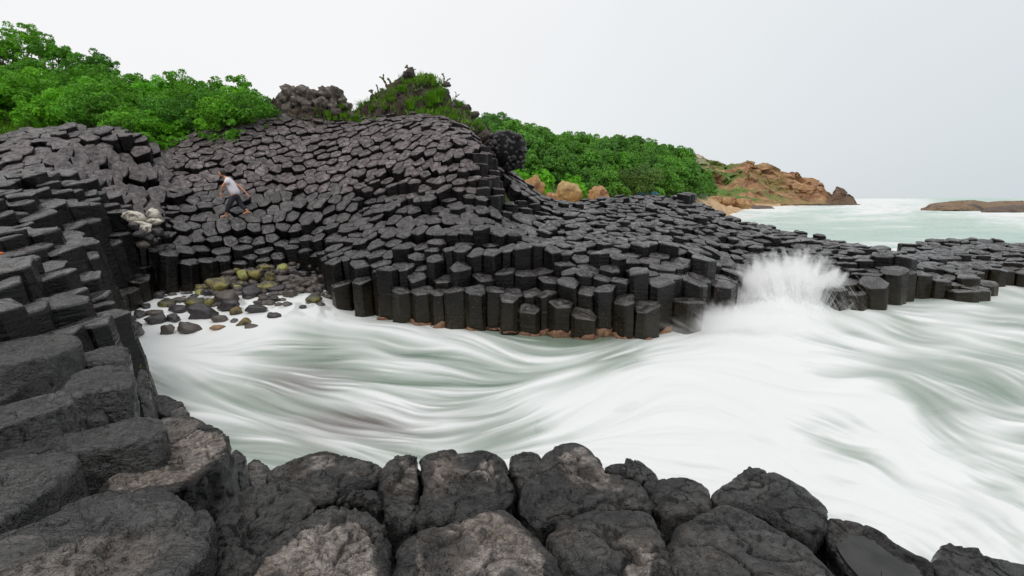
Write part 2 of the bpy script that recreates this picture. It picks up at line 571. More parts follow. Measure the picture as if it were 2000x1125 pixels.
# --- surveyed heights of the main outcrop and the causeway (bearing, elevation, distance)
main_ctl = [
 (300,300,20.5),(350,275,21),(350,330,19),(350,400,17),(350,450,15.5),(330,500,14.3),(330,540,13.4),(300,440,15.2),(300,480,13.6),
 (450,240,22),(400,262,21.3),(400,330,19),(480,300,20),(480,400,17.5),(480,440,16.3),(480,480,15.8),(420,500,14.9),(380,530,14.0),
 (540,215,23),(600,222,23.5),(680,232,23.5),(600,300,20.3),(600,378,18),(600,405,17.5),(600,440,16.6),(600,475,16.0),(540,478,16.0),(660,470,15.2),(650,510,14.0),
 (750,228,22.5),(750,300,19.5),(750,350,18),(750,392,17.2),(750,420,16.0),(750,450,15),(750,490,13.7),(740,518,13.1),(700,515,13.3),(770,545,12.3),(700,570,12.95),(820,550,12.1),
 (830,225,22),(870,228,21.2),(905,240,20.3),(930,260,18.9),(870,300,18),(870,350,17),(870,385,16.2),(870,410,15.5),(870,450,14.3),(870,485,12.9),(880,512,12.2),(930,570,11.7),(860,560,11.95),
 (945,283,18),(950,335,16.9),(955,370,16.2),(960,400,15.6),(965,440,14.5),(965,480,12.9),(975,505,12.3),(1000,585,11.35),(1060,575,11.4),
 (975,430,15.6),(1005,440,15.5),(1010,425,17.0),(1000,395,19.3),(1000,355,21),(1045,385,22.5),(1040,415,18.5),(1040,450,15.8),(1040,480,13.5),(1045,498,12.5),
 (900,235,23.5),(960,300,23),(1000,330,23.5),
 (1060,392,24.5),(1130,394,24.5),(1180,392,24.5),(1200,386,23.5),(1250,381,23.5),(1300,388,24),(1345,392,24.5),(1060,395,26),(1130,396,26),(1200,395,26),(1270,394,26),(1345,398,26),
 (1100,400,21.5),(1100,440,16.5),(1100,475,13.5),(1110,500,12.4),(1110,560,11.5),(1160,545,11.5),(1160,600,11.05),
 (1230,402,21.5),(1250,440,17),(1250,478,14.2),(1250,498,12.9),(1220,520,12.2),(1250,545,11.4),(1280,540,11.4),
 (1350,440,18),(1350,478,15),(1360,500,13.6),(1300,490,13.3),(1320,520,12.3),(1380,555,12.3),(1400,500,14.6),(1415,540,13.6),
 (1400,425,22),(1395,410,24.5),(1430,437,22.5),
 (1450,440,22),(1500,449,21.5),(1600,469,20.5),(1700,487,19),(1750,494,18.5),(1800,485,21),(1850,476,22),(1900,474,22),(1960,482,22),(2000,487,22),(2150,492,22),(2400,500,22),
 (1450,540,14.6),(1500,500,17),(1500,545,14.6),(1560,560,14.0),(1600,500,16.5),(1600,532,15),(1640,548,14.2),(1610,565,13.9),(1680,545,14.1),(1660,565,13.8),(1730,503,15.4),(1755,502,15.5),(1780,508,15.9),
 (1820,522,16.5),(1850,545,15.9),(1800,548,15.7),(1885,560,15.1),(1920,560,15.0),(1950,520,18),(2000,522,18),(2150,524,18),(2400,526,18)]
Pm = [W(*c) for c in main_ctl]
Hmain = RBF(Pm, 0.15)
def XY(px, Y, py=450): return W(px, py, Y)[:2]
main_poly = [XY(270,13.9,560),XY(325,13.7,570),XY(390,14.1,560),XY(430,14.7,545),XY(500,15.3,540),XY(570,15.6,540),XY(618,15.3,540),XY(636,14.6,560),XY(640,13.5,600),XY(700,13.0,612),
  XY(770,12.2,620),XY(830,11.85,640),XY(900,11.45,645),XY(1000,11.05,655),XY(1100,10.95,655),XY(1200,10.8,655),XY(1290,10.8,655),XY(1340,11.3,640),XY(1400,12.0,630),XY(1425,12.8,600),XY(1440,13.8,570),
  XY(1500,14.1,575),XY(1560,13.7,590),XY(1620,13.4,595),XY(1690,13.5,597),XY(1745,14.0,590),XY(1775,14.9,565),XY(1805,15.3,560),XY(1850,14.7,580),XY(1925,14.5,582),XY(1930,15.6,560),XY(1905,17.0,530),
  XY(2000,17.3,525),XY(2150,17.3),XY(2500,17.3),XY(2500,23.5),XY(2150,23.5),XY(1900,23.3),XY(1820,22.6),XY(1780,21.0),XY(1750,19.6),XY(1700,20.0),XY(1600,21.5),XY(1500,22.6),XY(1450,23.2),XY(1410,24.6),
  XY(1370,25.3),XY(1200,25.5),XY(1050,25.5),XY(960,24),XY(880,24),XY(700,24.8),XY(520,24.5),XY(430,23),XY(330,22),XY(230,21),XY(250,18),XY(260,15.5)]
left_ctl = [
 (-150,345,14),(0,345,14),(100,345,14),(150,335,14.3),(-100,400,11),(0,400,11),(100,400,11.5),(200,400,13),(240,425,13.8),(280,450,13.9),(-100,450,8.7),(0,450,8.7),(100,450,9.3),(200,468,10.6),(250,490,11.6),(262,530,11.6),(240,565,11.2),(212,600,10.9),
 (-150,520,6.5),(0,520,6.5),(100,520,7),(180,520,8.3),(250,520,10.5),(290,540,12.2),(60,570,6.2),(150,560,7.5),(205,580,8.4),(-100,620,5.0),(0,620,5.2),(80,640,5.5),(150,650,6),(200,660,7.4),(180,610,7.6),
 (-100,295,16),(0,287,17),(50,262,17.6),(100,254,18),(190,252,18),(245,258,18),(275,275,18.2),(300,302,18.5),(325,340,18.6),(80,300,16),(80,335,14.8),(180,300,17),(200,350,16),(150,320,15.3),(255,330,17.3),(262,370,16.6),(262,400,15.5),(295,395,16.4),(225,400,14.2),
 (0,270,19.5),(-200,280,19),(190,240,20.5),(300,280,21)]
Pl = [W(*c) for c in left_ctl]
Hleft = RBF(Pl, 0.15)
left_poly = [XY(290,13.6,560),XY(262,12.7,590),XY(232,12.0,600),XY(212,11.2,600),XY(192,10.2,640),XY(188,9.3,640),XY(203,8.5,680),XY(225,7.6,720),XY(245,7.1,750),XY(240,6.4,760),XY(215,5.9,690),XY(160,5.75,680),XY(60,5.15,660),XY(-60,4.6,660),
  XY(-350,4.2,620),XY(-500,8,450),XY(-400,14,350),XY(-300,20.5,300),XY(0,19.5,270),XY(200,19.5,250),XY(310,20,290),XY(345,18.9,350),XY(325,17,390),XY(315,15,430)]
def ground(x, y):
    x = np.atleast_1d(x).astype(float); y = np.atleast_1d(y).astype(float)
    h = np.full(len(x), -1.0)
    a = inpoly(main_poly, x, y); b = inpoly(left_poly, x, y)
    if a.any(): h[a] = Hmain(x[a], y[a])
    if b.any(): h[b] = np.maximum(h[b], Hleft(x[b], y[b]))
    return h
def hit(px, py, y0=4.0, y1=40.0, H=ground):
    """first ground met along a bearing"""
    Y = np.arange(y0, y1, 0.04)
    P = np.array([W(px, py, y) for y in Y])
    h = H(P[:, 0], P[:, 1])
    k = np.where(h >= P[:, 2])[0]
    if len(k) == 0: return None
    i = k[0]
    return P[i, 0], P[i, 1], float(h[i])
def projpx(x, y, z):
    z = z - CAMZ
    d = y * CP - z * SP
    u = y * SP + z * CP
    return 1000 + 1000 * x / d, 562.5 - 1000 * u / d

# main field
def rad_main(x, y):
    return 0.325 + 0.15 * sstep(1.5, 5, x) * sstep(16, 12.5, y) + 0.07 * sstep(6, 9, x) - 0.01 * sstep(15, 18, y)
pts = relax(darts(main_poly, rad_main, 3), 2)
ins = inpoly(main_poly, pts[:, 0], pts[:, 1])
cs = cells(pts)
groups = {'basalt_dome': [], 'basalt_cliff': [], 'basalt_bowl': [], 'basalt_shelf': [], 'basalt_causeway': []}
hz = Hmain(pts[:, 0], pts[:, 1])
e = 0.35
gx = (Hmain(pts[:, 0] + e, pts[:, 1]) - Hmain(pts[:, 0] - e, pts[:, 1])) / (2 * e)
gy = (Hmain(pts[:, 0], pts[:, 1] + e) - Hmain(pts[:, 0], pts[:, 1] - e)) / (2 * e)
lowf = fbm(np.stack([pts[:, 0] * 0.55, pts[:, 1] * 0.55, pts[:, 0] * 0], 1), 2)
shore_d = edge_dist(main_poly, pts[:, 0], pts[:, 1])
main_sites = []
for i in range(len(pts)):
    if not ins[i] or len(cs[i]) < 4: continue
    x, y = pts[i]
    z = hz[i]
    px, py = projpx(x, y, z)
    dome = float(sstep(2.9, 3.5, z)) if px < 690 else float(sstep(3.7, 4.0, z))
    dome *= 1 if px < 945 or y > 20.5 else 0
    stepped = 1 - dome if (690 < px < 1000 and 2.6 < z < 4.2 and y < 20) else 0
    wall = 930 < px < 1065 and 15.8 < y < 20.3 and z > 2.4
    if wall: z = min(z, 4.7 - 2.2 * float(sstep(950, 985, px)) + rnd.gauss(0, .16)); gx[i] = gy[i] = 0
    # the dome's columns fan out square to the slope, elsewhere they stand nearly upright
    front = float(sstep(14.2, 12.8, y)) * (1 if x > -5.2 else .4) if x < 6.5 else .6
    k = 0.85 * dome + (1 - dome) * (0.8 * (1 - front) + .22 * front)
    ax = (float(np.clip(-gx[i] * k, -0.5, 0.5)), float(np.clip(-gy[i] * k, -0.75, 0.3)), 1)
    near_edge = float(sstep(1.5, .5, shore_d[i])) if y < 17 else 0
    kk = 1 - .8 * max(near_edge, .8 * stepped, 1.0 if wall else 0)
    ax = (ax[0] * kk, ax[1] * kk, 1)
    if x > 7: ax = (ax[0] - 0.06, ax[1] + 0.02, 1)
    jr = rnd.gauss(0, 1)
    amp = 0.06 * (1 - dome) + 0.034 * dome + 0.05 * front
    
    if x > 7.5: amp = 0.06
    q = 0.42 if front > .5 and x < 5 else 0.30
    zq = round((z + lowf[i] * 0.12) / q) * q
    if stepped: q = .40
    tq = .75 if stepped else 0 if wall else (1 - dome) * (0.8 if y < 13.4 and x < 5 else 0.6 if y < 15 and x < 6.5 else 0.25)
    z2 = z * (1 - tq) + zq * tq + jr * amp + lowf[i] * 0.07
    if rnd.random() < 0.05 and not dome: z2 += rnd.choice((-0.18, 0.15))
    if x > 9.5 and y > 17: z2 = z * 0.7 + 0.3 * zq + jr * 0.04
    wet = float(np.clip(1.45 - 0.36 * z - 0.25 * dome + 0.08 * rnd.gauss(0, 1), 0.05, 1.0))
    if x > 0 and z > 1.5: wet = min(wet, 0.5 + 0.2 * rnd.random())
    tone = float(np.clip(0.48 + 0.16 * rnd.gauss(0, 1) + 0.25 * dome, 0, 1))
    if 1322 < px < 1354 and y > 23.4: z2 = 3.05 + rnd.gauss(0, .08)
    if z2 < -0.1: continue
    depth = float(min(z2 + 0.7, 2.6)) if z < 3 else 2.9 if px > 900 else 1.6
    near = y < 15
    kw = dict(joint=0.40 if near else 0.5, corner=0.11, tone=tone, wet=wet, dome=0.028 if dome < 0.5 else 0.012,
              rough=0.028 if near else 0.030, gap=0.984 if near else 0.950)
    kw['cut'] = (float(np.clip(gx[i], -.5, .5)) * .4 * (1 - kk) + .04 * rnd.gauss(0, 1), float(np.clip(gy[i], 0, .55)) * .42 * (1 - .6 * kk) * (1 - dome) + .03 * rnd.gauss(0, 1))
    g = ('basalt_causeway' if px > 1440 else
         'basalt_dome' if (z > 3.15 and x < 0.6) else
         'basalt_shelf' if (y > 15.0 and x > -0.2) else
         'basalt_bowl' if (px < 690) or (y > 15) else 'basalt_cliff')
    groups[g].append((y, ((x, y), cs[i], z2, ax, depth, i), kw))
    main_sites.append((x, y, z2))
MS = np.array(main_sites)
def top_at(x, y):
    d = (MS[:, 0] - x) ** 2 + (MS[:, 1] - y) ** 2
    return MS[np.argmin(d), 2]
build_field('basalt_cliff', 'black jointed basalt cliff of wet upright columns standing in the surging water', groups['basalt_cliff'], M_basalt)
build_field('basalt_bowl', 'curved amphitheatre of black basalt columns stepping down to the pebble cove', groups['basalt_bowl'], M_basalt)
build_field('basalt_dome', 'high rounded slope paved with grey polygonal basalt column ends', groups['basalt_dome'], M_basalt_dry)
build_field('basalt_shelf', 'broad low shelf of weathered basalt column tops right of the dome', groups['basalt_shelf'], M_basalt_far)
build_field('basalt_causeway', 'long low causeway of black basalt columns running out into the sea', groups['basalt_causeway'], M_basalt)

# left field
def rad_left(x, y): return 0.345 + 0.06 * sstep(8, 5.5, y)
ptl = relax(darts(left_poly, rad_left, 5), 2)
insl = inpoly(left_poly, ptl[:, 0], ptl[:, 1])
csl = cells(ptl)
hl = Hleft(ptl[:, 0], ptl[:, 1])
ldist = edge_dist(left_poly[:9], ptl[:, 0], ptl[:, 1])
lw = fbm(np.stack([ptl[:, 0] * 0.6, ptl[:, 1] * 0.6, ptl[:, 0] * 0 + 4], 1), 2)
gl = {'basalt_terrace': [], 'basalt_mound': []}
left_sites = []
for i in range(len(ptl)):
    if not insl[i] or len(csl[i]) < 4: continue
    x, y = ptl[i]
    z = hl[i]
    px, py = projpx(x, y, z)
    if px < -260: continue
    back = y > 14.2
    t = float(sstep(14.0, 15.5, y))
    hollow = t * float(sstep(60, 130, px)) * float(sstep(335, 325, px)) * float(sstep(275, 300, py))
    ax = np.array((-0.07, -0.16 - 0.10 * float(sstep(7, 11, y)), 1.0)) * (1 - t) + np.array((0.06, -0.45, 1.0)) * t
    ax = ax + hollow * np.array((0.40, -0.30, -0.10))
    z2 = z + lw[i] * 0.10 + rnd.gauss(0, 0.06) + hollow * rnd.gauss(0, 0.13)
    if not back:
        q = 0.24
        z2 = 0.5 * z2 + 0.5 * round(z2 / q) * q
    if 9.0 < y < 14.0:
        w_ = float(sstep(.75, .1, ldist[i])) * float(sstep(10.6, 11.6, y))
        z2 = z2 * (1 - w_) + w_ * (.62 + rnd.gauss(0, .10) + .12 * (y - 11.5))
        ax[0] *= 1 - w_; ax[1] *= 1 - .6 * w_
        back = False
    if z2 < -.1: continue
    wet = float(np.clip(0.80 - 0.35 * t + 0.1 * rnd.gauss(0, 1), 0.1, 1))
    tone = float(np.clip(0.5 + 0.16 * rnd.gauss(0, 1), 0, 1))
    depth = float(min(z2 + 0.6, 2.4))
    kw = dict(joint=0.26, corner=0.11, tone=tone, wet=wet, dome=0.02, rough=0.028, gap=0.965)
    gl['basalt_mound' if back else 'basalt_terrace'].append((y, ((x, y), csl[i], z2, tuple(ax), depth, 9000 + i), kw))
    left_sites.append((x, y, z2))
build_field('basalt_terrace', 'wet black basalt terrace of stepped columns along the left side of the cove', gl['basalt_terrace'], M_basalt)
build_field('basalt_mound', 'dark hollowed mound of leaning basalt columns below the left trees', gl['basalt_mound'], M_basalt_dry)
MS = np.array(main_sites + left_sites)
# ------------------------------------------------------------------ near columns, each surveyed by its top outline
def normals(V, F):
    n = np.zeros_like(V)
    a, b, c, d = V[F[:, 0]], V[F[:, 1]], V[F[:, 2]], V[F[:, 3]]
    fn = np.cross(c - a, d - b)
    for k in range(4):
        np.add.at(n, F[:, k], fn)
    return n / (np.linalg.norm(n, axis=1)[:, None] + 1e-12)
def smooth_loop(P, n, it=2):
    P = np.array(P)
    for _ in range(it):
        Q = np.roll(P, -1, 0)
        P = np.stack([P * 0.8 + Q * 0.2, P * 0.2 + Q * 0.8], 1).reshape(-1, P.shape[1])
    Q = np.vstack([P, P[:1]])
    s = np.r_[0, np.cumsum(np.linalg.norm(np.diff(Q, axis=0), axis=1))]
    t = np.linspace(0, s[-1], n, endpoint=False)
    return np.stack([np.interp(t, s, Q[:, k]) for k in range(P.shape[1])], 1)
def near_column(px_poly, z, tilt=(0, 0), depth=1.7, edge=0.05, k0=0.76, n=150, wet=0.42, tone=0.5, worn=0.6, flare=0.04, seed=0, lean=(0, 0), rough=.85, bowl=0.0, pits=0.4, yc=None):
    """tilt: slope of the top face in x and y; lean: shift of the column's foot per metre down"""
    pts = [Wz(p[0], p[1], z) for p in px_poly]
    c = np.mean([q[:2] for q in pts], 0)
    P = []
    for p in px_poly:      # meet the tilted plane z + tilt.(xy - c)
        Y = Wz(p[0], p[1], z)[1]
        for _ in range(12):
            w = W(p[0], p[1], Y)
            zz = z + tilt[0] * (w[0] - c[0]) + tilt[1] * (w[1] - c[1])
            Y2 = Wz(p[0], p[1], min(zz, 2.6))[1]
            Y = 0.5 * Y + 0.5 * Y2
        w = W(p[0], p[1], Y)
        P.append((w[0], w[1], z + tilt[0] * (w[0] - c[0]) + tilt[1] * (w[1] - c[1])))
    A = 0.5 * sum(P[i][0] * P[(i + 1) % len(P)][1] - P[(i + 1) % len(P)][0] * P[i][1] for i in range(len(P)))
    if A < 0: P = P[::-1]
    ring = smooth_loop(P, n, 1) * .6 + smooth_loop(P, n, 2) * .4
    cen = ring.mean(0)
    ring = cen + (ring - cen) * np.array([1.03, 1.03, 1.0])
    top = list(np.linspace(0.03, 0.8, 26)) + [0.825, 0.845, 0.865, 0.89, 0.91, 0.93, 0.947, 0.962, 0.975, 0.985, 0.993, 1.0]
    V, K = [], []
    V.append(cen); K.append(0)
    for k in top:
        u = max(0, (k - k0) / (1 - k0))
        q = cen + (ring - cen) * k
        q[:, 2] -= edge * (1 - math.sqrt(max(0, 1 - u * u * 0.985)))
        q[:, 2] -= bowl * (1 - k) ** 0.5 * (1 if k < 0.8 else (1 - k) / 0.2)
        V.extend(q); K.extend([k] * n)
    zs = np.r_[np.linspace(0.02, 0.5, 17), np.linspace(0.56, 1.0, 8), np.linspace(1.2, depth, 4)] + edge * 0.88
    for s in zs:
        s2 = s - edge * 0.88
        q = cen + (ring - cen) * (1 + flare * s2)
        q[:, 2] = q[:, 2] - s
        q[:, 0] += lean[0] * s2
        q[:, 1] += lean[1] * s2
        V.extend(q); K.extend([1.0 + s2] * n)
    V = np.array(V); K = np.array(K)
    nr = len(top) + len(zs)
    idx = np.arange(n)
    F = [np.stack([np.full(n // 2, 0), 1 + idx[0::2], 1 + (idx[1::2]) % n, 1 + (idx[0::2] + 2) % n], 1)]
    for i in range(nr - 1):
        b0, b1 = 1 + i * n, 1 + (i + 1) * n
        F.append(np.stack([b0 + idx, b1 + idx, b1 + (idx + 1) % n, b0 + (idx + 1) % n], 1))
    F = np.concatenate(F)
    nn = normals(V, F)
    sd = seed * 3.71
    side = sstep(0.9, 1.05, K)
    p = V + sd * 0.13
    # layered, hackly relief: big undulation, ledges, cracks, pits
    s1 = fbm(p * 1.9, 3)
    lay = p @ np.array([[0.9, 0.25, 0.3], [-0.3, 1.1, 0.2], [0.3, -0.2, 2.6]])
    s2 = ridged(lay * 3.4 + 9, 5)
    s3 = fbm(p * 16, 4)
    crack = np.abs(fbm(p * 2.3 + 40, 3))
    crack2 = np.abs(fbm(p * 5.1 + 80, 3))
    pw = p + 0.05 * np.stack([s1, s3, -s1], 1)
    f1_ = facets(pw * 2.4 + 3); f2_ = facets(pw * np.array([6.5, 6.5, 8.5]) + 50)
    s5 = fbm(p * np.array([38, 38, 52.]), 2)
    dsp = 0.013 * s1 + 0.004 * s2 + 0.004 * s3 * sstep(0, .35, K) + 0.040 * f1_ + 0.013 * f2_ + 0.002 * s5 * sstep(.75, .95, K)
    dsp -= 0.030 * sstep(0.05, 0.0, crack) + 0.016 * sstep(0.05, 0.0, crack2)
    crack_tone = 1 - .65 * sstep(0.04, 0.005, crack) - .45 * sstep(0.035, 0.005, crack2)  # colour factor, lower along the cracks
    crack_tone = np.clip(crack_tone * (1 + .10 * s2 + .25 * f2_), .15, 1.6)
    if pits:
        w = worley(p * 9)
        msk = sstep(0.0, 0.35, fbm(p * 1.4 + 60, 2))
        dsp -= pits * 0.03 * sstep(0.32, 0.14, w) * msk
    dsp *= rough
    V = V + nn * dsp[:, None]
    wn = worn * sstep(0.93, 0.62, K + 0.25 * fbm(p * 3.0 + 7, 3)) * sstep(-0.35, 0.25, fbm(p * 1.7 + 3, 3))
    o = cen.copy()
    me = mesh_data('basalt_column', V - o, F, M_near, True, {'worn': wn, 'wet': np.full(len(V), wet) * (1 - 0.3 * side) + 0.25 * side, 'tone': np.full(len(V), tone), 'crack_tone': crack_tone})
    return me, o

def near_group(name, label, specs):
    root = empty(name)
    tag(root, label, 'rock formation', kind='structure')
    for k, (poly, z, kw) in enumerate(specs):
        me, o = near_column(poly, z, seed=k + len(name), **kw)
        ob = obj('basalt_column', me, root)
        ob.location = o
    return root
ledge = [
 ([(575,892),(612,878),(642,873),(704,893),(750,903),(747,930),(700,948),(655,962),(615,975),(575,958),(530,935),(520,915)], 1.36, dict(worn=.55, tilt=(0,.04), tone=.5)),
 ([(440,978),(485,948),(528,925),(575,935),(620,975),(600,1000),(545,1045),(520,1075),(470,1140),(430,1150),(424,1015)], 1.44, dict(worn=.5, tone=.46, tilt=(.05,.05), pits=.8)),
 ([(655,975),(700,955),(738,958),(744,985),(738,1000),(706,980),(665,978)], 1.36, dict(worn=.2, tone=.35, edge=.05)),
 ([(540,1052),(600,1010),(663,981),(708,984),(738,1005),(752,1050),(755,1125),(740,1220),(560,1230),(455,1190),(500,1100)], 1.46, dict(worn=1.0, tone=.6, tilt=(0,.05))),
 ([(752,915),(760,898),(785,890),(822,887),(822,925),(812,1012),(790,1020),(755,1000),(745,960)], 1.37, dict(worn=.55, tone=.5)),
 ([(826,886),(880,878),(910,875),(945,872),(978,884),(990,910),(1005,940),(1002,972),(975,985),(930,998),(870,1013),(817,1014),(823,960),(828,920)], 1.38, dict(worn=.8, tone=.5, pits=.6)),
 ([(790,1045),(850,1028),(905,1012),(950,992),(985,988),(1015,1018),(1060,1055),(1105,1125),(1125,1220),(760,1230),(770,1110)], 1.47, dict(worn=.95, tone=.55, tilt=(0,.03))),
 ([(1000,915),(1001,890),(1010,878),(1040,878),(1058,884),(1060,905),(1040,930),(1020,945),(1006,935)], 1.36, dict(worn=.1, tone=.35)),
 ([(1045,915),(1062,882),(1090,872),(1125,866),(1150,878),(1165,892),(1176,915),(1225,925),(1258,945),(1272,983),(1210,990),(1150,984),(1100,1005),(1057,1022),(1030,1005),(1012,975),(1015,945)], 1.39, dict(worn=.6, tone=.5)),
 ([(1180,918),(1182,906),(1212,903),(1245,905),(1268,922),(1282,940),(1276,965),(1262,950),(1235,930)], 1.34, dict(worn=.1, tone=.45)),
 ([(1062,1035),(1110,1008),(1155,990),(1210,993),(1265,990),(1290,1030),(1300,1080),(1308,1140),(1240,1200),(1160,1180),(1110,1120),(1080,1070)], 1.42, dict(worn=.9, tone=.5)),
 ([(1276,950),(1292,935),(1312,928),(1340,925),(1368,935),(1390,955),(1396,985),(1350,1000),(1300,1000),(1280,975)], 1.35, dict(worn=.15, tone=.45)),
 ([(1386,955),(1412,933),(1440,911),(1468,898),(1492,903),(1517,915),(1550,934),(1580,953),(1600,970),(1614,985),(1612,1020),(1588,1045),(1545,1025),(1500,1005),(1455,985),(1410,978)], 1.37, dict(worn=.05, tone=.55, edge=.06, pits=.1, rough=.7, tilt=(0,.05))),
 ([(1312,1012),(1345,1000),(1375,985),(1415,975),(1457,985),(1520,1016),(1580,1055),(1620,1092),(1655,1135),(1690,1220),(1500,1260),(1325,1240),(1303,1130),(1305,1060)], 1.42, dict(worn=.5, tone=.65, edge=.1, pits=.2, rough=.8)),
 ([(1617,1020),(1620,1009),(1660,1014),(1690,1020),(1713,1027),(1740,1045),(1765,1070),(1795,1080),(1822,1092),(1826,1130),(1840,1230),(1720,1240),(1665,1130),(1640,1085),(1618,1055)], 1.30, dict(worn=.2, tone=.6, edge=.04, rough=.55, pits=0, bowl=.07, wet=.1)),
 ([(1824,1100),(1830,1075),(1845,1060),(1895,1065),(1965,1080),(2060,1102),(2140,1140),(2130,1240),(1860,1250),(1835,1150)], 1.30, dict(worn=.05, tone=.4, edge=.08, wet=.5)),
 ([(2135,1150),(2160,1120),(2230,1120),(2310,1150),(2330,1240),(2150,1250)], 1.2, dict(worn=.05, tone=.4, wet=.5)),
 ([(420,1240),(520,1200),(640,1240),(740,1235),(760,1400),(430,1420)], 1.46, dict(worn=.5)),
 ([(760,1250),(940,1240),(1110,1240),(1140,1420),(770,1430)], 1.46, dict(worn=.5)),
 ([(1140,1240),(1320,1250),(1480,1280),(1500,1430),(1160,1430)], 1.42, dict(worn=.5)),
]
near_group('basalt_ledge', 'weathered basalt ledge of rounded grey column tops along the bottom edge', ledge)
left_near = [
 ([(-220,1220),(-120,1080),(0,1035),(90,995),(154,968),(225,948),(290,940),(335,955),(385,985),(405,1010),(400,1060),(350,1120),(300,1190),(180,1290),(-100,1330)], 1.60, dict(worn=.7, tone=.42, pits=1.0, tilt=(-.02,.02), wet=.95, n=190)),
 ([(-120,1000),(-90,930),(0,898),(84,882),(140,877),(158,895),(120,930),(60,975),(0,1012),(-60,1030)], 1.62, dict(worn=.3, tone=.4, wet=.95, lean=(.12,-.1), tilt=(.08,0))),
 ([(-100,905),(-20,875),(60,862),(140,845),(220,824),(285,806),(312,812),(322,836),(300,856),(220,872),(140,885),(40,895),(-40,925)], 1.50, dict(worn=.05, tone=.42, wet=.85, edge=.05, lean=(.1,-.12), tilt=(.06,0))),
 ([(-90,850),(-70,810),(0,787),(60,770),(112,760),(136,768),(140,785),(70,808),(0,832),(-50,850)], 1.62, dict(worn=.1, tone=.4, wet=.95, edge=.035, lean=(.12,-.16), bowl=.07, pits=.1, tilt=(.05,.03))),
 ([(140,778),(160,763),(182,760),(200,782),(205,815),(175,820),(150,805)], 1.36, dict(worn=0, tone=.35, wet=.9, edge=.05, lean=(.12,-.2))),
 ([(112,757),(150,722),(200,712),(243,713),(258,730),(264,748),(225,758),(185,762),(150,772)], 1.50, dict(worn=0, tone=.42, wet=.95, edge=.05, lean=(.13,-.22))),
 ([(-80,700),(-40,672),(0,668),(60,655),(120,648),(150,656),(156,672),(110,690),(50,702),(0,712),(-50,715)], 1.62, dict(worn=0, tone=.42, wet=.9, edge=.05, lean=(.1,-.1))),
 ([(148,700),(152,688),(190,678),(235,672),(252,682),(250,698),(200,707),(165,712)], 1.38, dict(worn=0, tone=.42, wet=.95, edge=.05, lean=(.16,-.2))),
 ([(-80,765),(-60,742),(0,735),(28,745),(40,758),(0,778),(-60,790)], 1.42, dict(worn=0, tone=.35, wet=.85, edge=.05, lean=(.1,-.1))),
 ([(190,958),(225,932),(261,908),(300,884),(330,862),(365,840),(403,824),(432,836),(450,856),(440,885),(400,918),(373,940),(317,952),(250,962)], 1.36, dict(worn=1.0, tone=.5, wet=.25, edge=.06, tilt=(.10,0), lean=(.05,0), pits=.8, bowl=.06)),
 ([(300,835),(320,812),(345,806),(385,816),(404,826),(370,848),(335,868),(312,862)], 1.22, dict(worn=.7, tone=.45, wet=.85, edge=.05, pits=.8)),
 ([(262,745),(272,720),(285,722),(296,745),(290,775),(270,780)], .98, dict(worn=0, tone=.5, wet=.8, edge=.10, lean=(.35,-.3), flare=.1)),
 ([(290,790),(300,770),(325,768),(352,785),(372,805),(350,815),(315,812)], .62, dict(worn=.6, tone=.5, wet=.95, edge=.12, flare=.15)),
 ([(448,905),(450,882),(462,872),(480,885),(484,915),(470,935),(452,930)], 1.05, dict(worn=0, tone=.45, wet=.9, edge=.1)),
 ([(478,940),(480,905),(500,893),(528,912),(540,935),(520,955),(495,960)], .85, dict(worn=.6, tone=.4, wet=.95, edge=.12, pits=.8)),
 ([(-420,1100),(-330,960),(-180,930),(-125,960),(-130,1060),(-250,1250)], 1.6, dict(worn=.3)),
 ([(-420,880),(-300,790),(-110,770),(-100,860),(-140,910),(-300,940)], 1.6, dict(worn=.3)),
]
for k_, (a_, z_, kw_) in enumerate(left_near):
    if k_ not in (0, 9, 10):
        kw_.setdefault('rough', .55)
        kw_['edge'] = min(kw_.get('edge', .03), .032) if kw_.get('edge', .03) < .1 else kw_['edge']
        kw_['k0'] = .84
near_group('basalt_steps', 'near left basalt steps of long slanting wet black columns with rain pools', left_near)

# ------------------------------------------------------------------ water with silky foam
def gauss_map(ctl, px, py, s=55.0, aniso=1.6, base=None):
    num = np.zeros(len(px)); den = np.zeros(len(px)) + 1e-9
    if base is not None:
        num += base * 0.003; den += 0.003
    for x, y, v in ctl:
        d = ((px - x) / (s * aniso)) ** 2 + ((py - y) / s) ** 2
        w = np.exp(-d) + 0.02 / (1 + d) ** 2
        num += w * v; den += w
    return num / den
rows = np.r_[np.arange(1215, 690, -2.0), np.arange(690, 520, -1.8), np.arange(520, 402, -1.3), np.arange(402, 388, -0.7)]
wy = np.array([Wz(1000, r, 0)[1] for r in rows])
wy = np.r_[0.9, 1.5, 2.1, wy, 1100, 1500, 2400, 5000, 14000, 40000]
ny = len(wy)
sx = np.r_[-6, -4, -3, -2.4, -2, -1.7, -1.45, -1.25, np.linspace(-1.12, 1.25, 860), 1.4, 1.6, 1.85, 2.1, 2.5, 3, 4, 6, 9]           # bearings
nx = len(sx)
YY, SX = np.meshgrid(wy, sx, indexing='ij')
XX = SX * YY
zf = 0 - CAMZ
dd = YY * CP - zf * SP
PX = 1000 + 1000 * XX / dd
PY = 562.5 - 1000 * (YY * SP + zf * CP) / dd
px, py = PX.ravel(), PY.ravel()
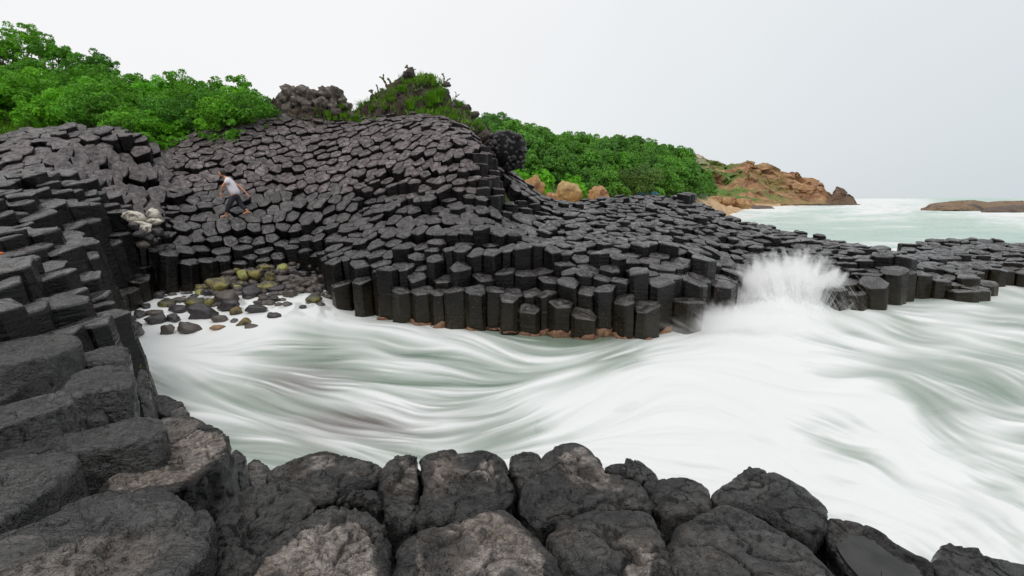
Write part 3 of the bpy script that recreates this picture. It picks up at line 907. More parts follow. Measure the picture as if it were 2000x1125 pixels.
flow = [(300,700,.1),(500,650,.05),(450,800,.30),(700,700,.10),(700,780,.12),(650,850,.25),(850,850,.42),(960,900,.5),(900,700,.16),(900,640,.2),(1050,680,.12),(1150,690,.0),(1000,840,-.55),(1100,760,-.5),
 (1080,900,-.3),(1200,720,-.42),(1330,680,-.35),(1420,640,-.4),(1500,640,.1),(1400,800,.1),(1250,850,-.1),(1550,750,.28),(1600,680,.22),(1800,720,.38),(1700,900,.45),(1900,950,.5),(1950,780,.45),(1900,640,.12),(1700,620,.05),
 (1950,560,.3),(1500,1000,.4),(1300,1000,.2),(800,760,.05),(560,740,.15),(380,740,.2),(1700,450,0),(1500,430,0),(1900,400,0),(1900,480,0),(1400,410,0)]
foamc = [(280,700,.9),(350,660,1),(500,640,.95),(640,600,.95),(330,740,.75),(300,790,.45),(400,760,.55),(420,715,.85),(550,690,.45),(590,745,.2),(640,700,.22),(700,690,.55),(760,670,.6),(700,640,.85),(850,650,.65),(900,680,.4),(950,720,.45),
 (1000,650,.45),(1050,690,.3),(1130,685,.08),(1200,690,.3),(1080,740,.5),(800,760,.5),(900,790,.45),(700,800,.5),(650,835,.35),(600,830,.30),(500,880,.55),(450,830,.5),(800,850,.5),(850,870,.75),(950,860,.5),(1000,830,.55),(1050,780,.8),
 (1100,720,.75),(1150,800,1.1),(1300,700,1.1),(1450,620,1.1),(1450,750,1.1),(1300,850,1.1),(1550,900,1),(1400,930,1.1),(1600,650,.95),(1700,640,.75),(1650,620,.5),(1750,600,.55),(1800,610,.65),(1780,715,.42),(1850,740,.35),(1900,730,.08),
 (1930,765,.15),(1960,700,.6),(1850,680,.7),(1700,700,.75),(1700,800,.9),(1900,820,.75),(1980,840,.6),(1650,860,.82),(1800,900,.9),(1950,930,.72),(1750,1000,.95),(1900,1050,.85),(1950,560,.85),(1980,610,.35),(1990,590,.35),(1900,640,.7),(1860,600,.75),
 (1280,760,1.1),(1200,760,1),(1120,870,1),(1600,780,.95),(1500,690,1.05),(1620,1000,.95),(1500,1050,1)]
farc = [(1500,440,.50),(1650,435,.40),(1700,445,.35),(1900,440,.32),(1700,465,.22),(1900,468,.18),(1420,412,.95),(1450,420,.7),(1600,408,.62),(1700,400,.95),(1760,402,.85),(1900,392,.35),(1500,412,.75),(1950,415,.75),(1800,425,.42),(1850,412,.6),(1650,410,.6),(1600,455,.35),(1550,425,.5)]
fl = gauss_map(flow, px, py, 90, 1.3).reshape(ny, nx)
far = sstep(500, 480, py)
wq = np.stack([px / 150, py / 70, px * 0 + 2], 1)
wpx = px + 38 * fbm(wq, 4) * (1 - far)
wpy = py + 20 * fbm(wq + 31, 4) * (1 - far)
base = gauss_map(foamc, wpx, wpy, 30, 1.5) * (1 - far) + gauss_map(farc, px, py, 10, 4.0) * far
base = base - (1 - far) * .26 * sstep(.05, .55, fbm(np.stack([px / 170, py / 48, px * 0 + 11], 1), 3)) * (base > .6)
base = np.clip(base.reshape(ny, nx), 0, .97)
# line integral convolution on the water sheet: the silk of the running foam
def bil(A, i, j):
    i = np.clip(i, 0, ny - 1.001); j = np.clip(j, 0, nx - 1.001)
    a, b = i.astype(int), j.astype(int)
    u, v = i - a, j - b
    return A[a, b] * (1 - u) * (1 - v) + A[a + 1, b] * u * (1 - v) + A[a, b + 1] * (1 - u) * v + A[a + 1, b + 1] * u * v
dpx = np.gradient(PX, axis=1)                 # px per column
dpy = np.gradient(PY, axis=0)                 # px per row
dpy = np.where(np.abs(dpy) < 0.02, -0.02, dpy)
n3 = np.stack([px / 260, py / 150, px * 0], 1)
wob = (fbm(n3, 3) * 0.55).reshape(ny, nx) * (1 - far.reshape(ny, nx) * 0.85)
ang = np.arctan(fl) + wob
vi = np.sin(ang) / dpy
vj = np.cos(ang) / dpx
ii, jj = np.meshgrid(np.arange(ny, dtype=float), np.arange(nx, dtype=float), indexing='ij')
def lic(noise_img, steps, h):
    acc = noise_img.copy(); wsum = 1.0
    for sgn in (1, -1):
        i, j = ii.copy(), jj.copy()
        for k in range(steps):
            a = bil(vi, i, j); b = bil(vj, i, j)
            i = i + sgn * a * h; j = j + sgn * b * h
            w = 1 - k / steps
            acc += bil(noise_img, i, j) * w
            if sgn == 1: wsum += 2 * w
    return acc / wsum
def norm(a):
    a = a - a.mean(); return a / a.std()
def blurred(sig_px, sig_py):
    p = np.stack([px / sig_px, py / sig_py, px * 0 + sig_px], 1)
    return fbm(p, 2).reshape(ny, nx)
nz1 = blurred(9, 5.0)
beach = sstep(640, 610, PY) * sstep(560, 575, PY) * sstep(215, 240, PX) * sstep(690, 650, PX)
nz2 = blurred(30, 14)
nz3 = blurred(90, 42)
base = .25 * base + .75 * lic(base, 9, 11.0)
L1 = norm(lic(nz1, 16, 5)); L2 = norm(lic(nz2, 10, 9.0)); L3 = norm(lic(nz3, 8, 14.0))
fine = (0.5 + 0.5 * np.tanh(1.5 * norm(blurred(150, 60)) - .2))
streak = 0.10 * L1 * fine + 0.13 * L2 + 0.14 * L3 + 0.10 * np.clip(L1 - .75, 0, 2) * (0.4 + .6 * fine)
amp = np.clip(1.5 - 1.15 * base, 0.42, 1.0)
farm = far.reshape(ny, nx)
hz_ = sstep(402, 390, PY)
waves_far = fbm(np.stack([XX.ravel() * 0.11, YY.ravel() * 0.42, XX.ravel() * 0], 1), 3).reshape(ny, nx)
base = base + .06 * sstep(.55, .8, base)
base = base - beach * .42 * sstep(-.1, .45, blurred(22, 9))
foam = base + streak * amp * (1 - farm * 0.5) + farm * (waves_far * 0.30 + fbm(np.stack([XX.ravel() * 0.5, YY.ravel() * 1.4, XX.ravel() * 0 + 5], 1), 3).reshape(ny, nx) * 0.22) * (1 - hz_)
beyond = np.clip((YY - 700) / 1500, 0, 1)
foam = foam * (1 - beyond) + 0.45 * beyond
# the brown shoals that show through in the middle of the cove
shoal = .8 * beach + np.exp(-(((PX - 590) / 95) ** 2 + ((PY - 745) / 32) ** 2)) + 0.9 * np.exp(-(((PX - 640) / 120) ** 2 + ((PY - 835) / 40) ** 2)) + 0.7 * np.exp(-(((PX - 800) / 160) ** 2 + ((PY - 830) / 40) ** 2))
# surface height: surge against the cliff, slope up the pebble beach, ripples that follow the silk
def lift(x, y):
    b = sstep(10.6, 14.6, y) * sstep(-3.9, -5.3, x + (y - 12) * 0.08) * 0.44
    return b * (np.asarray(y) < 18)
def waterz(x, y):
    gx = np.asarray(x); gy = np.asarray(y)
    s = 0.14 * np.exp(-(((gx - 4.6) / 1.5) ** 2 + ((gy - 12.3) / 1.0) ** 2))
    s = s + 0.16 * np.exp(-(((gx - 6.6) / 1.3) ** 2 + ((gy - 12.9) / 0.8) ** 2))
    s = s + 0.50 * np.exp(-(((gx - 7.30) / .75) ** 2 + ((gy - 13.7) / .5) ** 2)) + 0.22 * np.exp(-(((gx - 8.3) / .6) ** 2 + ((gy - 13.6) / .4) ** 2))
    return lift(gx, gy) + s
ZZ = waterz(XX, YY) + (0.022 * L3 + 0.006 * L2) * (1 - farm) * (0.6 + 0.4 * np.clip(foam, 0, 1))
ZZ = ZZ + farm * (waves_far * 0.16) * (1 - beyond) * sstep(22, 30, YY)
ZZ[YY > 600] = 0
V = np.stack([XX.ravel(), YY.ravel(), ZZ.ravel()], 1)
I = np.arange(ny * nx).reshape(ny, nx)
F = np.stack([I[:-1, :-1].ravel(), I[:-1, 1:].ravel(), I[1:, 1:].ravel(), I[1:, :-1].ravel()], 1)
def water_mat():
    m, nt, b = new_mat('sea_water')
    P = N(nt, 'ShaderNodeNewGeometry').outputs['Position']
    fo, sh = attr(nt, 'foam'), attr(nt, 'shoal')
    f = mrange(nt, fo, 0.0, 1.0)
    g1 = mixc(nt, mrange(nt, noise(nt, P, 0.35, 3), 0.35, 0.65), col(0.17, 0.235, 0.185), col(0.225, 0.300, 0.235))
    g1 = mixc(nt, sh, g1, col(0.135, 0.118, 0.108))
    g1 = mixc(nt, attr(nt, 'open_sea'), g1, col(0.30, 0.46, 0.375))
    ff = N(nt, 'ShaderNodeValToRGB', {'Fac': f})
    e = ff.color_ramp.elements
    e[0].position = 0.0; e[0].color = (0, 0, 0, 1)
    e[1].position = 0.92; e[1].color = (1, 1, 1, 1)
    k = ff.color_ramp.elements.new(0.42); k.color = (0.36, 0.36, 0.36, 1)
    c = mixc(nt, ff.outputs[0], g1, col(0.79, 0.805, 0.80))
    nt.links.new(c, b.inputs['Base Color'])
    nt.links.new(mrange(nt, fo, 0.1, 0.8, 0.22, 0.75), b.inputs['Roughness'])
    nt.links.new(mrange(nt, fo, 0.1, 0.8, 0.45, 0.15), b.inputs['Specular IOR Level'])
    b.inputs['IOR'].default_value = 1.33
    return m
M_water = water_mat()
me = mesh_data('sea_water', V, F, M_water, True, {'foam': foam.ravel(), 'shoal': np.clip(shoal, 0, 1).ravel(), 'open_sea': farm.ravel()})
tag(obj('sea', me), 'pale green sea surging into the cove in silky streaks of white foam', 'sea', kind='structure')
# ------------------------------------------------------------------ land behind: wooded bank, beach, wooded hill, headland
tc = [(-1.5,17,3.4),(-1.5,30,9.6),(-1.5,45,13),(-1.2,18,4.0),(-1.2,22,5.2),(-1.2,30,9.3),(-1.2,45,12.5),(-.94,19,4.2),(-.94,22,5.5),(-.94,26,7.2),(-.94,30,8.8),(-.94,42,11.5),(-.82,19.5,4.6),(-.82,26,6.8),
 (-.7,20,4.0),(-.7,23,5.0),(-.7,28,7.2),(-.7,38,9),(-.62,22,4.6),(-.55,24,5.6),(-.5,24.5,5.9),(-.5,28,6.5),(-.5,36,7),(-.3,25,5.8),(-.3,30,5),(-.3,40,3.5),(-.15,25,5.2),(-.15,30,3.5),(-.1,22.5,4.8),(0,26,2.8),(0,23.5,3.2),(0,30,2.4),(.1,26,2.6),(.25,26,2.4),(.25,34,2.2),
 (.1,40,2.2),(.36,27,1.6),(.36,45,2.0),(.36,70,2.4),(.405,28,0.0),(.405,50,0.3),(.405,75,0.5),(.44,30,-1.6),(.44,60,-1.6),(.43,90,-.8),(.6,30,-2),(.6,80,-2.5),(-.3,60,6),(-.3,80,12),(-.3,120,12),
 (-.05,44,2.6),(-.05,50,4),(-.05,62,8),(-.05,80,12),(-.05,105,11.5),(.03,46,2.2),(.03,55,4.5),(.03,82,10.8),(.03,105,10.5),(.13,52,2.2),(.13,70,6.2),(.13,86,9.6),(.13,110,9),(.25,58,2.2),(.25,72,5.8),(.25,88,9.8),(.25,112,9),
 (.30,64,2.4),(.30,90,9.0),(.30,112,8),(.34,70,2.6),(.34,92,6.2),(.34,120,5),(.375,76,2.4),(.375,94,3.3),(.375,120,2.2),(.385,145,1.2),(.41,105,1.1),(.41,130,1.1),(.45,150,.9),(.45,180,.8),(.50,165,-.5),(.6,170,-1),(.43,118,-.2),(.42,185,2.0),(.3,200,8),(.0,200,10),(-.3,200,10)]
Tr = RBF([(b * 12, math.log(Y) * 6, z) for b, Y, z in tc], 0.1)
def terrain(x, y):
    x = np.atleast_1d(x).astype(float); y = np.atleast_1d(y).astype(float)
    return Tr(x / y * 12, np.log(y) * 6)
ys = np.exp(np.linspace(math.log(18.5), math.log(230), 200))
bs = np.linspace(-1.5, 0.62, 240)
TY, TB = np.meshgrid(ys, bs, indexing='ij')
tx_, ty_ = (TB * TY).ravel(), TY.ravel()
tz = terrain(tx_, ty_)
tz = tz + fbm(np.stack([tx_ * .35, ty_ * .35, tx_ * 0], 1), 4) * np.clip(ty_ * 0.006, 0.05, 0.6)
gm = ground(tx_, ty_)
infield = gm > -0.9
tz[infield] = np.minimum(tz[infield], gm[infield] - 0.7)
ctr = inpoly([p[:2] for p in main_poly], tx_, ty_)
Vt = np.stack([tx_, ty_, tz], 1)
I = np.arange(len(tx_)).reshape(200, 240)
Ft = np.stack([I[:-1, :-1].ravel(), I[:-1, 1:].ravel(), I[1:, 1:].ravel(), I[1:, :-1].ravel()], 1)
def land_mat():
    m, nt, b = new_mat('hillside')
    geo = N(nt, 'ShaderNodeNewGeometry')
    P = geo.outputs['Position']
    z = N(nt, 'ShaderNodeSeparateXYZ', {0: P})
    a = noise(nt, P, 0.5, 6, 0.65)
    c = mixc(nt, mrange(nt, a, 0.4, 0.6), col(0.035, 0.055, 0.018), col(0.06, 0.11, 0.02))
    sand = mixc(nt, mrange(nt, noise(nt, P, 0.8, 6), 0.4, 0.6), col(0.42, 0.26, 0.12), col(0.60, 0.42, 0.25))
    zz = math2(nt, 'ADD', z.outputs['Z'], mrange(nt, a, 0.3, 0.7, -0.5, 0.5))
    far_ = mrange(nt, z.outputs['Y'], 34, 40)
    k = math2(nt, 'MULTIPLY', mrange(nt, zz, 3.1, 2.6), far_)
    c = mixc(nt, k, c, sand)
    nt.links.new(c, b.inputs['Base Color'])
    b.inputs['Roughness'].default_value = 0.95
    nt.links.new(N(nt, 'ShaderNodeBump', {'Strength': 0.8, 'Distance': 0.2, 'Height': noise(nt, P, 2, 8, 0.7)}).outputs[0], b.inputs['Normal'])
    return m
tag(obj('hillside', mesh_data('hillside', Vt, Ft, land_mat())), 'sloping ground under the trees running down to the sandy beach', 'hill', kind='structure')

# leaves
def leaf_mat(name, c1, c2, c3, trans=0.25):
    m, nt, b = new_mat(name)
    tone = attr(nt, 'tone')
    P = N(nt, 'ShaderNodeNewGeometry').outputs['Position']
    rndm = N(nt, 'ShaderNodeObjectInfo').outputs['Random']
    c = mixc(nt, tone, col(*c1), col(*c2))
    c = mixc(nt, mrange(nt, rndm, 0.1, 0.95, 0, 0.75), c, mixc(nt, tone, col(c1[0], c1[1] * .8, c1[2]), col(*c3)))
    v = mrange(nt, noise(nt, P, 0.9, 3), 0.3, 0.7, 0.75, 1.25)
    c = N(nt, 'ShaderNodeVectorMath', {0: c, 'Scale': v}, operation='SCALE').outputs[0]
    nt.links.new(c, b.inputs['Base Color'])
    b.inputs['Roughness'].default_value = 0.55
    b.inputs['Specular IOR Level'].default_value = 0.3
    out = nt.nodes['Material Output']
    tr = N(nt, 'ShaderNodeBsdfTranslucent', {'Color': N(nt, 'ShaderNodeVectorMath', {0: c, 'Scale': 1.3}, operation='SCALE').outputs[0]})
    mx = N(nt, 'ShaderNodeMixShader', {0: trans, 1: b.outputs[0], 2: tr.outputs[0]})
    nt.links.new(mx.outputs[0], out.inputs['Surface'])
    return m
M_leaf = leaf_mat('leaves', (0.022, 0.090, 0.005), (0.185, 0.50, 0.018), (0.075, 0.26, 0.030))
M_leaf_bright = leaf_mat('bright_leaves', (0.045, 0.20, 0.008), (0.19, 0.60, 0.02), (0.22, 0.55, 0.02))
M_leaf_far = leaf_mat('far_leaves', (0.030, 0.105, 0.012), (0.18, 0.45, 0.045), (0.105, 0.26, 0.050))
M_leaf_olive = leaf_mat('olive_leaves', (0.045, 0.10, 0.018), (0.13, 0.24, 0.05), (0.11, 0.22, 0.04))
M_grass = leaf_mat('grass_blades', (0.035, 0.12, 0.006), (0.17, 0.42, 0.015), (0.20, 0.34, 0.03))
def bark_mat():
    m, nt, b = new_mat('bark')
    P = N(nt, 'ShaderNodeTexCoord').outputs['Object']
    nt.links.new(mixc(nt, noise(nt, P, 9, 5), col(0.05, 0.035, 0.025), col(0.13, 0.10, 0.075)), b.inputs['Base Color'])
    b.inputs['Roughness'].default_value = 0.9
    return m
M_bark = bark_mat()

def leaves(centres, radii, n, size, seed, flat=0.9, tri=False):
    r = np.random.default_rng(seed)
    k = len(centres)
    ci = r.integers(0, k, n)
    d = r.normal(size=(n, 3)); d /= np.linalg.norm(d, axis=1)[:, None]
    d[:, 2] = np.where(d[:, 2] < -.5, -d[:, 2], d[:, 2])
    rad = radii[ci] * r.uniform(0.55, 1.08, n) ** 0.6
    sc = np.array([1, 1, flat])
    p = centres[ci] + d * rad[:, None] * sc
    u = np.cross(d + r.normal(size=(n, 3)) * 0.6, r.normal(size=(n, 3)))
    u /= np.linalg.norm(u, axis=1)[:, None]
    w = np.cross(d + r.normal(size=(n, 3)) * 0.5, u); w /= np.linalg.norm(w, axis=1)[:, None]
    s = size * r.uniform(0.6, 1.3, n)[:, None]
    V = np.stack([p - u * s, p - w * s * 0.45, p + u * s, p + w * s * 0.45], 1).reshape(-1, 3)
    F = np.arange(n * 4).reshape(n, 4)
    ct = r.uniform(0.0, 1.0, k)
    t = np.clip(0.25 + 0.45 * ct[ci] + 0.3 * r.uniform(size=n) + 0.15 * (rad / radii[ci] - 0.8), 0, 1)
    return V, F, np.repeat(t, 4)
def crown_shape(seed, n_clump, R_, H_, clump=0.38):
    r = np.random.default_rng(seed)
    d = r.normal(size=(n_clump, 3)); d /= np.linalg.norm(d, axis=1)[:, None]
    d[:, 2] = np.where(d[:, 2] < -.35, -d[:, 2], d[:, 2]) * 1.1
    c = d * r.uniform(0.45, 0.95, n_clump)[:, None] * np.array([R_, R_, H_])
    c[:, 2] += H_ * 0.35
    return c, r.uniform(0.6, 1.2, n_clump) * clump * R_
def tube(path, radii, sides=6):
    V, F = [], []
    path = [Vector(p) for p in path]
    for i, p in enumerate(path):
        t = (path[min(i + 1, len(path) - 1)] - path[max(i - 1, 0)]).normalized()
        a = t.cross(Vector((0.3, 0.9, 0.1))).normalized(); b = t.cross(a)
        for k in range(sides):
            an = 2 * math.pi * k / sides
            V.append(p + (a * math.cos(an) + b * math.sin(an)) * radii[i])
    for i in range(len(path) - 1):
        for k in range(sides):
            F.append((i * sides + k, i * sides + (k + 1) % sides, (i + 1) * sides + (k + 1) % sides, (i + 1) * sides + k))
    return V, F
def join(parts):
    V, F = [], []
    for v, f in parts:
        o = len(V)
        V.extend([tuple(q) for q in v]); F.extend([tuple(i + o for i in q) for q in f])
    return V, F
def make_tree(name, seed, R_, H_, trunk_h, n, leaf, mat, n_clump=16, limbs=4, clump=0.38, trunk_name='trunk', crown_name='crown'):
    root = empty(name)
    cc, cr = crown_shape(seed, n_clump, R_, H_, clump)
    cc[:, 2] += trunk_h
    V, F, T = leaves(cc, cr, n, leaf, seed)
    obj(crown_name, mesh_data(crown_name, V, F, mat, False, {'tone': T}), root)
    r = random.Random(seed)
    parts = [tube([(0, 0, -0.6), (0.05, 0.03, trunk_h * 0.5), (r.uniform(-.1, .1), 0, trunk_h + H_ * 0.3)], [0.055 * R_ + .03, 0.045 * R_ + .02, 0.02])]
    for k in range(limbs):
        c = cc[r.randrange(len(cc))]
        parts.append(tube([(0, 0, trunk_h * 0.45), (c[0] * .45, c[1] * .45, trunk_h * 0.6 + c[2] * .25), tuple(c)], [0.035 * R_, 0.022 * R_, 0.008]))
    v, f = join(parts)
    obj(trunk_name, mesh_data(trunk_name, v, f, M_bark), root)
    return root
protos = {}
def place_tree(key, loc, s, rz, label, cat, group, sz=None):
    src, used = protos[key]
    if not used:
        o = src; protos[key] = (src, True)
    else:
        o = copy_tree(src)
    o.location = loc
    o.rotation_euler = (rnd.uniform(-.08, .08), rnd.uniform(-.08, .08), rz)
    o.scale = (s, s, sz or s)
    for k in ('label', 'category', 'group'):
        if k in o: del o[k]
    tag(o, label, cat, group)
    return o
for k in range(6):
    protos['shrub%d' % k] = (make_tree('leafy_shrub', 100 + k, 1.25, 1.35, 0.15, 8500, 0.055, M_leaf, 75, 6, .20), False)
for k in range(2):
    protos['bright%d' % k] = (make_tree('leafy_shrub', 120 + k, 1.15, 1.1, 0.1, 6500, 0.055, M_leaf_bright, 60, 4, .20), False)
for k in range(3):
    protos['sky%d' % k] = (make_tree('small_tree', 130 + k, 1.3, 1.4, .7, 5200, 0.066, M_leaf, 50, 7, 0.19), False)
for k in range(4):
    protos['far%d' % k] = (make_tree('rounded_tree', 140 + k, 2.1, 2.0, .7, 3600, 0.16, M_leaf_far, 40, 3, .26), False)
for k in range(2):
    protos['farbright%d' % k] = (make_tree('rounded_bush', 150 + k, 1.6, 1.15, 0.2, 1500, 0.17, M_leaf_bright, 16), False)
protos['olive'] = (make_tree('broad_tree', 160, 3.0, 1.9, 0.8, 4200, 0.16, M_leaf_olive, 26, 4, 0.30), False)
# bank on the left: five rows of shrubs, each at its own spot on the slope
left_rows = [(20.8, 0, 'lowest row'), (22.2, 1, 'second row up'), (23.8, 2, 'middle row'), (25.4, 2, 'upper middle row'), (27.0, 3, 'upper row'), (29.2, 4, 'skyline row')]
sky = [(-120,75),(0,82),(60,66),(110,92),(150,98),(200,106),(250,118),(300,127),(340,142),(380,158),(420,166),(470,176),(520,184),(545,195)]
def skyline(px): return np.interp(px, [a for a, _ in sky], [b for _, b in sky])
where = [(-1.3, 'beyond the terrace edge'), (-.93, 'far left above the mound'), (-.80, 'above the mound crest'), (-.70, 'behind the hollow'), (-.60, 'above the dip before the dome'), (-.50, 'beside the rocky knob')]
n_in = 0
for Y, row, rname in left_rows:
    b = -1.28
    while b < -0.47:
        Yj = Y + rnd.uniform(-.6, .6)
        x = b * Yj
        z = float(terrain(x, Yj)[0])
        s = rnd.uniform(0.85, 1.25)
        px_ = projpx(x, Yj, z + 1)[0]
        if row >= 3: pass
        lim = W(px_, float(skyline(px_)) + rnd.uniform(-3, 14), Yj)[2]
        top = z + 2.0 * s
        if row >= 3 or top > lim:
            if row == 4: z = lim - 2.2 * s
            elif row == 3: z = lim - 2.9 * s
            else: z = min(z, lim - 1.95 * s)
        if row == 0 and b > -0.66: b += 0.05; continue
        if not (row == 0 and -0.99 < b < -0.84):
            bright = (row <= 1 and rnd.random() < 0.3) or (row > 1 and rnd.random() < 0.12)
            key = ('bright%d' % rnd.randrange(2)) if bright else ('sky%d' % rnd.randrange(3)) if row == 4 and rnd.random() < .75 else ('shrub%d' % rnd.randrange(6))
            w = min(where, key=lambda t: abs(t[0] - b))[1]
            kind = 'bright green shrub' if bright else 'thin branched tree' if key[:3] == 'sky' else 'deep green leafy shrub'
            place_tree(key, (x, Yj, z), s, rnd.uniform(0, 6.28), '%s, %s, %s' % (kind, rname, w), 'tree' if key[:3] == 'sky' else 'shrub', 'shrubs and trees on the left bank')
        b += rnd.uniform(0.045, 0.065) * (24 / Y)
# wooded hill beyond the shelf
far_where = [(-.06, 'just behind the dark round boss'), (.03, 'above the orange boulders'), (.13, 'above the stony middle of the shelf'), (.22, 'above the pale broad tree'), (.30, 'above the blue parasols'), (.36, 'at the end by the bare headland')]
Yr = 47.0; row = 0
while Yr < 96:
    b = -0.13 + rnd.uniform(0, .02)
    while b < 0.372:
        Yj = Yr + rnd.uniform(-1.6, 1.6)
        x = b * Yj
        z = float(terrain(x, Yj)[0])
        base_Y = np.interp(b, [-.1, 0, .1, .2, .3, .38], [44, 46, 50, 56, 64, 78])
        if Yj > base_Y and z > 1.6:
            s = rnd.uniform(0.75, 1.3)
            if b > .34: s *= 0.8
            low = Yj < base_Y + 7
            bright = (low and b < .17) or rnd.random() < .06
            key = 'farbright%d' % rnd.randrange(2) if bright else 'far%d' % rnd.randrange(4)
            w = min(far_where, key=lambda t: abs(t[0] - b))[1]
            lev = 'foot' if low else 'lower slope' if z < 6 else 'upper slope' if z < 9.3 else 'crest'
            place_tree(key, (x, Yj, z - .5), s, rnd.uniform(0, 6.28), '%s, %s of the wooded hill, %s' % ('bright green bush' if bright else 'rounded green tree', lev, w), 'bush' if bright else 'tree', 'trees covering the wooded hill')
        b += rnd.uniform(2.4, 3.4) / Yj
    Yr += 3.3; row += 1
x, y = W(1240, 375, 57)[:2]
place_tree('olive', (x, y, 2.4), 1.0, 1.0, 'broad pale olive tree spreading at the foot of the wooded hill', 'tree', None, 1.1)
# low scrub where the hill meets the headland
for k, (px_, py_, Y_, s) in enumerate([(1345,345,104,1.1),(1365,362,108,1.0),(1380,350,125,.9),(1388,366,128,.6),(1384,358,150,.9),(1392,372,150,.7),(1372,378,100,.8),(1388,377,118,.6),(1338,385,92,.9),(1356,390,98,.7)]):
    x, y, z = W(px_, py_, Y_)
    place_tree('far%d' % (k % 4), (x, y, z - 1.6 * s), s, k, 'dark scrubby tree thinning out %s the brown headland slope, %s on it' % ('onto' if k % 2 else 'beside', 'high' if k < 5 else 'low'), 'tree', 'scrub at the start of the headland')

# ------------------------------------------------------------------ brown headland
def headland_mat():
    m, nt, b = new_mat('headland_rock')
    geo = N(nt, 'ShaderNodeNewGeometry')
    P = geo.outputs['Position']
    q = N(nt, 'ShaderNodeMapping', {'Vector': P, 'Rotation': (0, 0.5, 0), 'Scale': (1, .6, 2.2)}).outputs[0]
    a = noise(nt, q, 0.14, 8, 0.68, 0.4)
    c = mixc(nt, mrange(nt, a, 0.38, 0.62), col(0.22, 0.095, 0.045), col(0.58, 0.34, 0.17))
    c = mixc(nt, mrange(nt, noise(nt, q, 0.5, 7, 0.7), 0.52, 0.66), c, col(0.12, 0.070, 0.052))
    z = N(nt, 'ShaderNodeSeparateXYZ', {0: P})
    up = N(nt, 'ShaderNodeSeparateXYZ', {0: geo.outputs['True Normal']}).outputs['Z']
    gpos = mrange(nt, z.outputs['X'], 118, 88)
    gk = math2(nt, 'MULTIPLY', gpos, mrange(nt, noise(nt, P, 0.10, 6, 0.7), 0.46, 0.52))
    c = mixc(nt, gk, c, mixc(nt, noise(nt, P, 1.5, 4), col(0.05, 0.14, 0.02), col(0.17, 0.29, 0.05)))
    sandk = attr(nt, 'sand')
    c = mixc(nt, math2(nt, 'MULTIPLY', sandk, mrange(nt, noise(nt, P, 0.2, 6, 0.7), 0.38, 0.5)), c, col(0.66, 0.54, 0.44))
    c = mixc(nt, mrange(nt, math2(nt, 'ADD', z.outputs['Z'], mrange(nt, noise(nt, P, 0.3, 5), .3, .7, -1, 1)), 1.9, 1.3), c, col(0.34, 0.23, 0.10))
    c = mixc(nt, mrange(nt, math2(nt, 'ADD', z.outputs['Z'], mrange(nt, noise(nt, P, 0.4, 5), .3, .7, -.3, .3)), .7, .4), c, col(0.085, 0.06, 0.045))
    c = mixc(nt, attr(nt, 'dark'), c, col(0.13, 0.085, 0.065))
    nt.links.new(c, b.inputs['Base Color'])
    b.inputs['Roughness'].default_value = 0.95
    nt.links.new(N(nt, 'ShaderNodeBump', {'Strength': 1.0, 'Distance': 1.0, 'Height': noise(nt, q, 0.7, 9, 0.75)}).outputs[0], b.inputs['Normal'])
    return m
M_head = headland_mat()
prof = [(1290,298),(1312,301),(1330,303),(1345,305),(1360,308),(1385,319),(1410,326),(1425,327),(1437,321),(1448,322),(1460,319),(1474,325),(1484,327),(1497,326),(1508,332),(1520,340),(1535,340),(1552,343),(1568,352),(1580,357),(1597,356),(1604,362),(1607,371),(1613,380),(1618,385),(1626,379),(1636,375),(1645,375),(1655,380),(1666,386),(1670,394),(1674,402)]
nb, nd = 420, 90
pxs = np.linspace(1270, 1680, nb)
crest = np.interp(pxs, [a for a, _ in prof], [b for _, b in prof])
Yf = np.interp(pxs, [1270, 1400, 1500, 1600, 1680], [175, 178, 186, 196, 205])
Yc = Yf + np.interp(pxs, [1270, 1400, 1500, 1590, 1620, 1680], [75, 70, 45, 24, 10, 4])
Vh, sand_, dark_ = [], [], []
for j in range(nd):
    t = j / (nd - 1) * 1.35
    Y = Yf + (Yc - Yf) * t
    cz = np.array([W(p, c, y)[2] for p, c, y in zip(pxs, crest, Yc)])
    sh = np.where(t < 1, (0.10 * sstep(0, .12, t) + .9 * sstep(0.06, 1.0, np.full(nb, t)) ** 0.85), 1 - (t - 1) * 1.2)
    z = cz * sh
    x = (pxs - 1000) / 1000 / 1.01 * Y
    Vh.append(np.stack([x, Y, z], 1))
    sand_.append(np.exp(-((pxs - 1352) / 24) ** 2) * np.exp(-((t - 0.78) / .13) ** 2))
    dark_.append(sstep(1608, 1618, pxs) * .8)
Vh = np.concatenate(Vh)
sand_ = np.concatenate(sand_); dark_ = np.concatenate(dark_)
tt = np.repeat(np.arange(nd) / (nd - 1) * 1.35, nb)
k = sstep(0.0, .15, tt) * np.clip(Vh[:, 2] / 6, .15, 1)
q = Vh * np.array([1, .6, 1.0])
n1 = ridged(q @ np.array([[.9, .2, .4], [0, 1, .2], [-.5, 0, 1]]) * 0.10, 5)
n2 = fbm(Vh * 0.055 + 3, 3)
nf = facets(Vh * np.array([.16, .09, .22]) + 4)
Vh[:, 2] += nf * 1.1 * k; Vh[:, 1] -= nf * 3.0 * k
n4 = ridged(q @ np.array([[.9, .2, .4], [0, 1, .2], [-.5, 0, 1]]) * 0.33 + 9, 4)
Vh[:, 2] += (n1 * 1.3 + n2 * 0.8 + n4 * .5) * k * (1 - .6 * np.exp(-((tt - 1) / .1) ** 2))
Vh[:, 1] += (n2 * 7 + n1 * 4.0) * k
Vh[:, 0] += fbm(Vh * 0.12 + 30, 3) * 0.9 * k
Vh[tt == 0, 2] = -1.5
I = np.arange(nb * nd).reshape(nd, nb)
Fh = np.stack([I[:-1, :-1].ravel(), I[:-1, 1:].ravel(), I[1:, 1:].ravel(), I[1:, :-1].ravel()], 1)
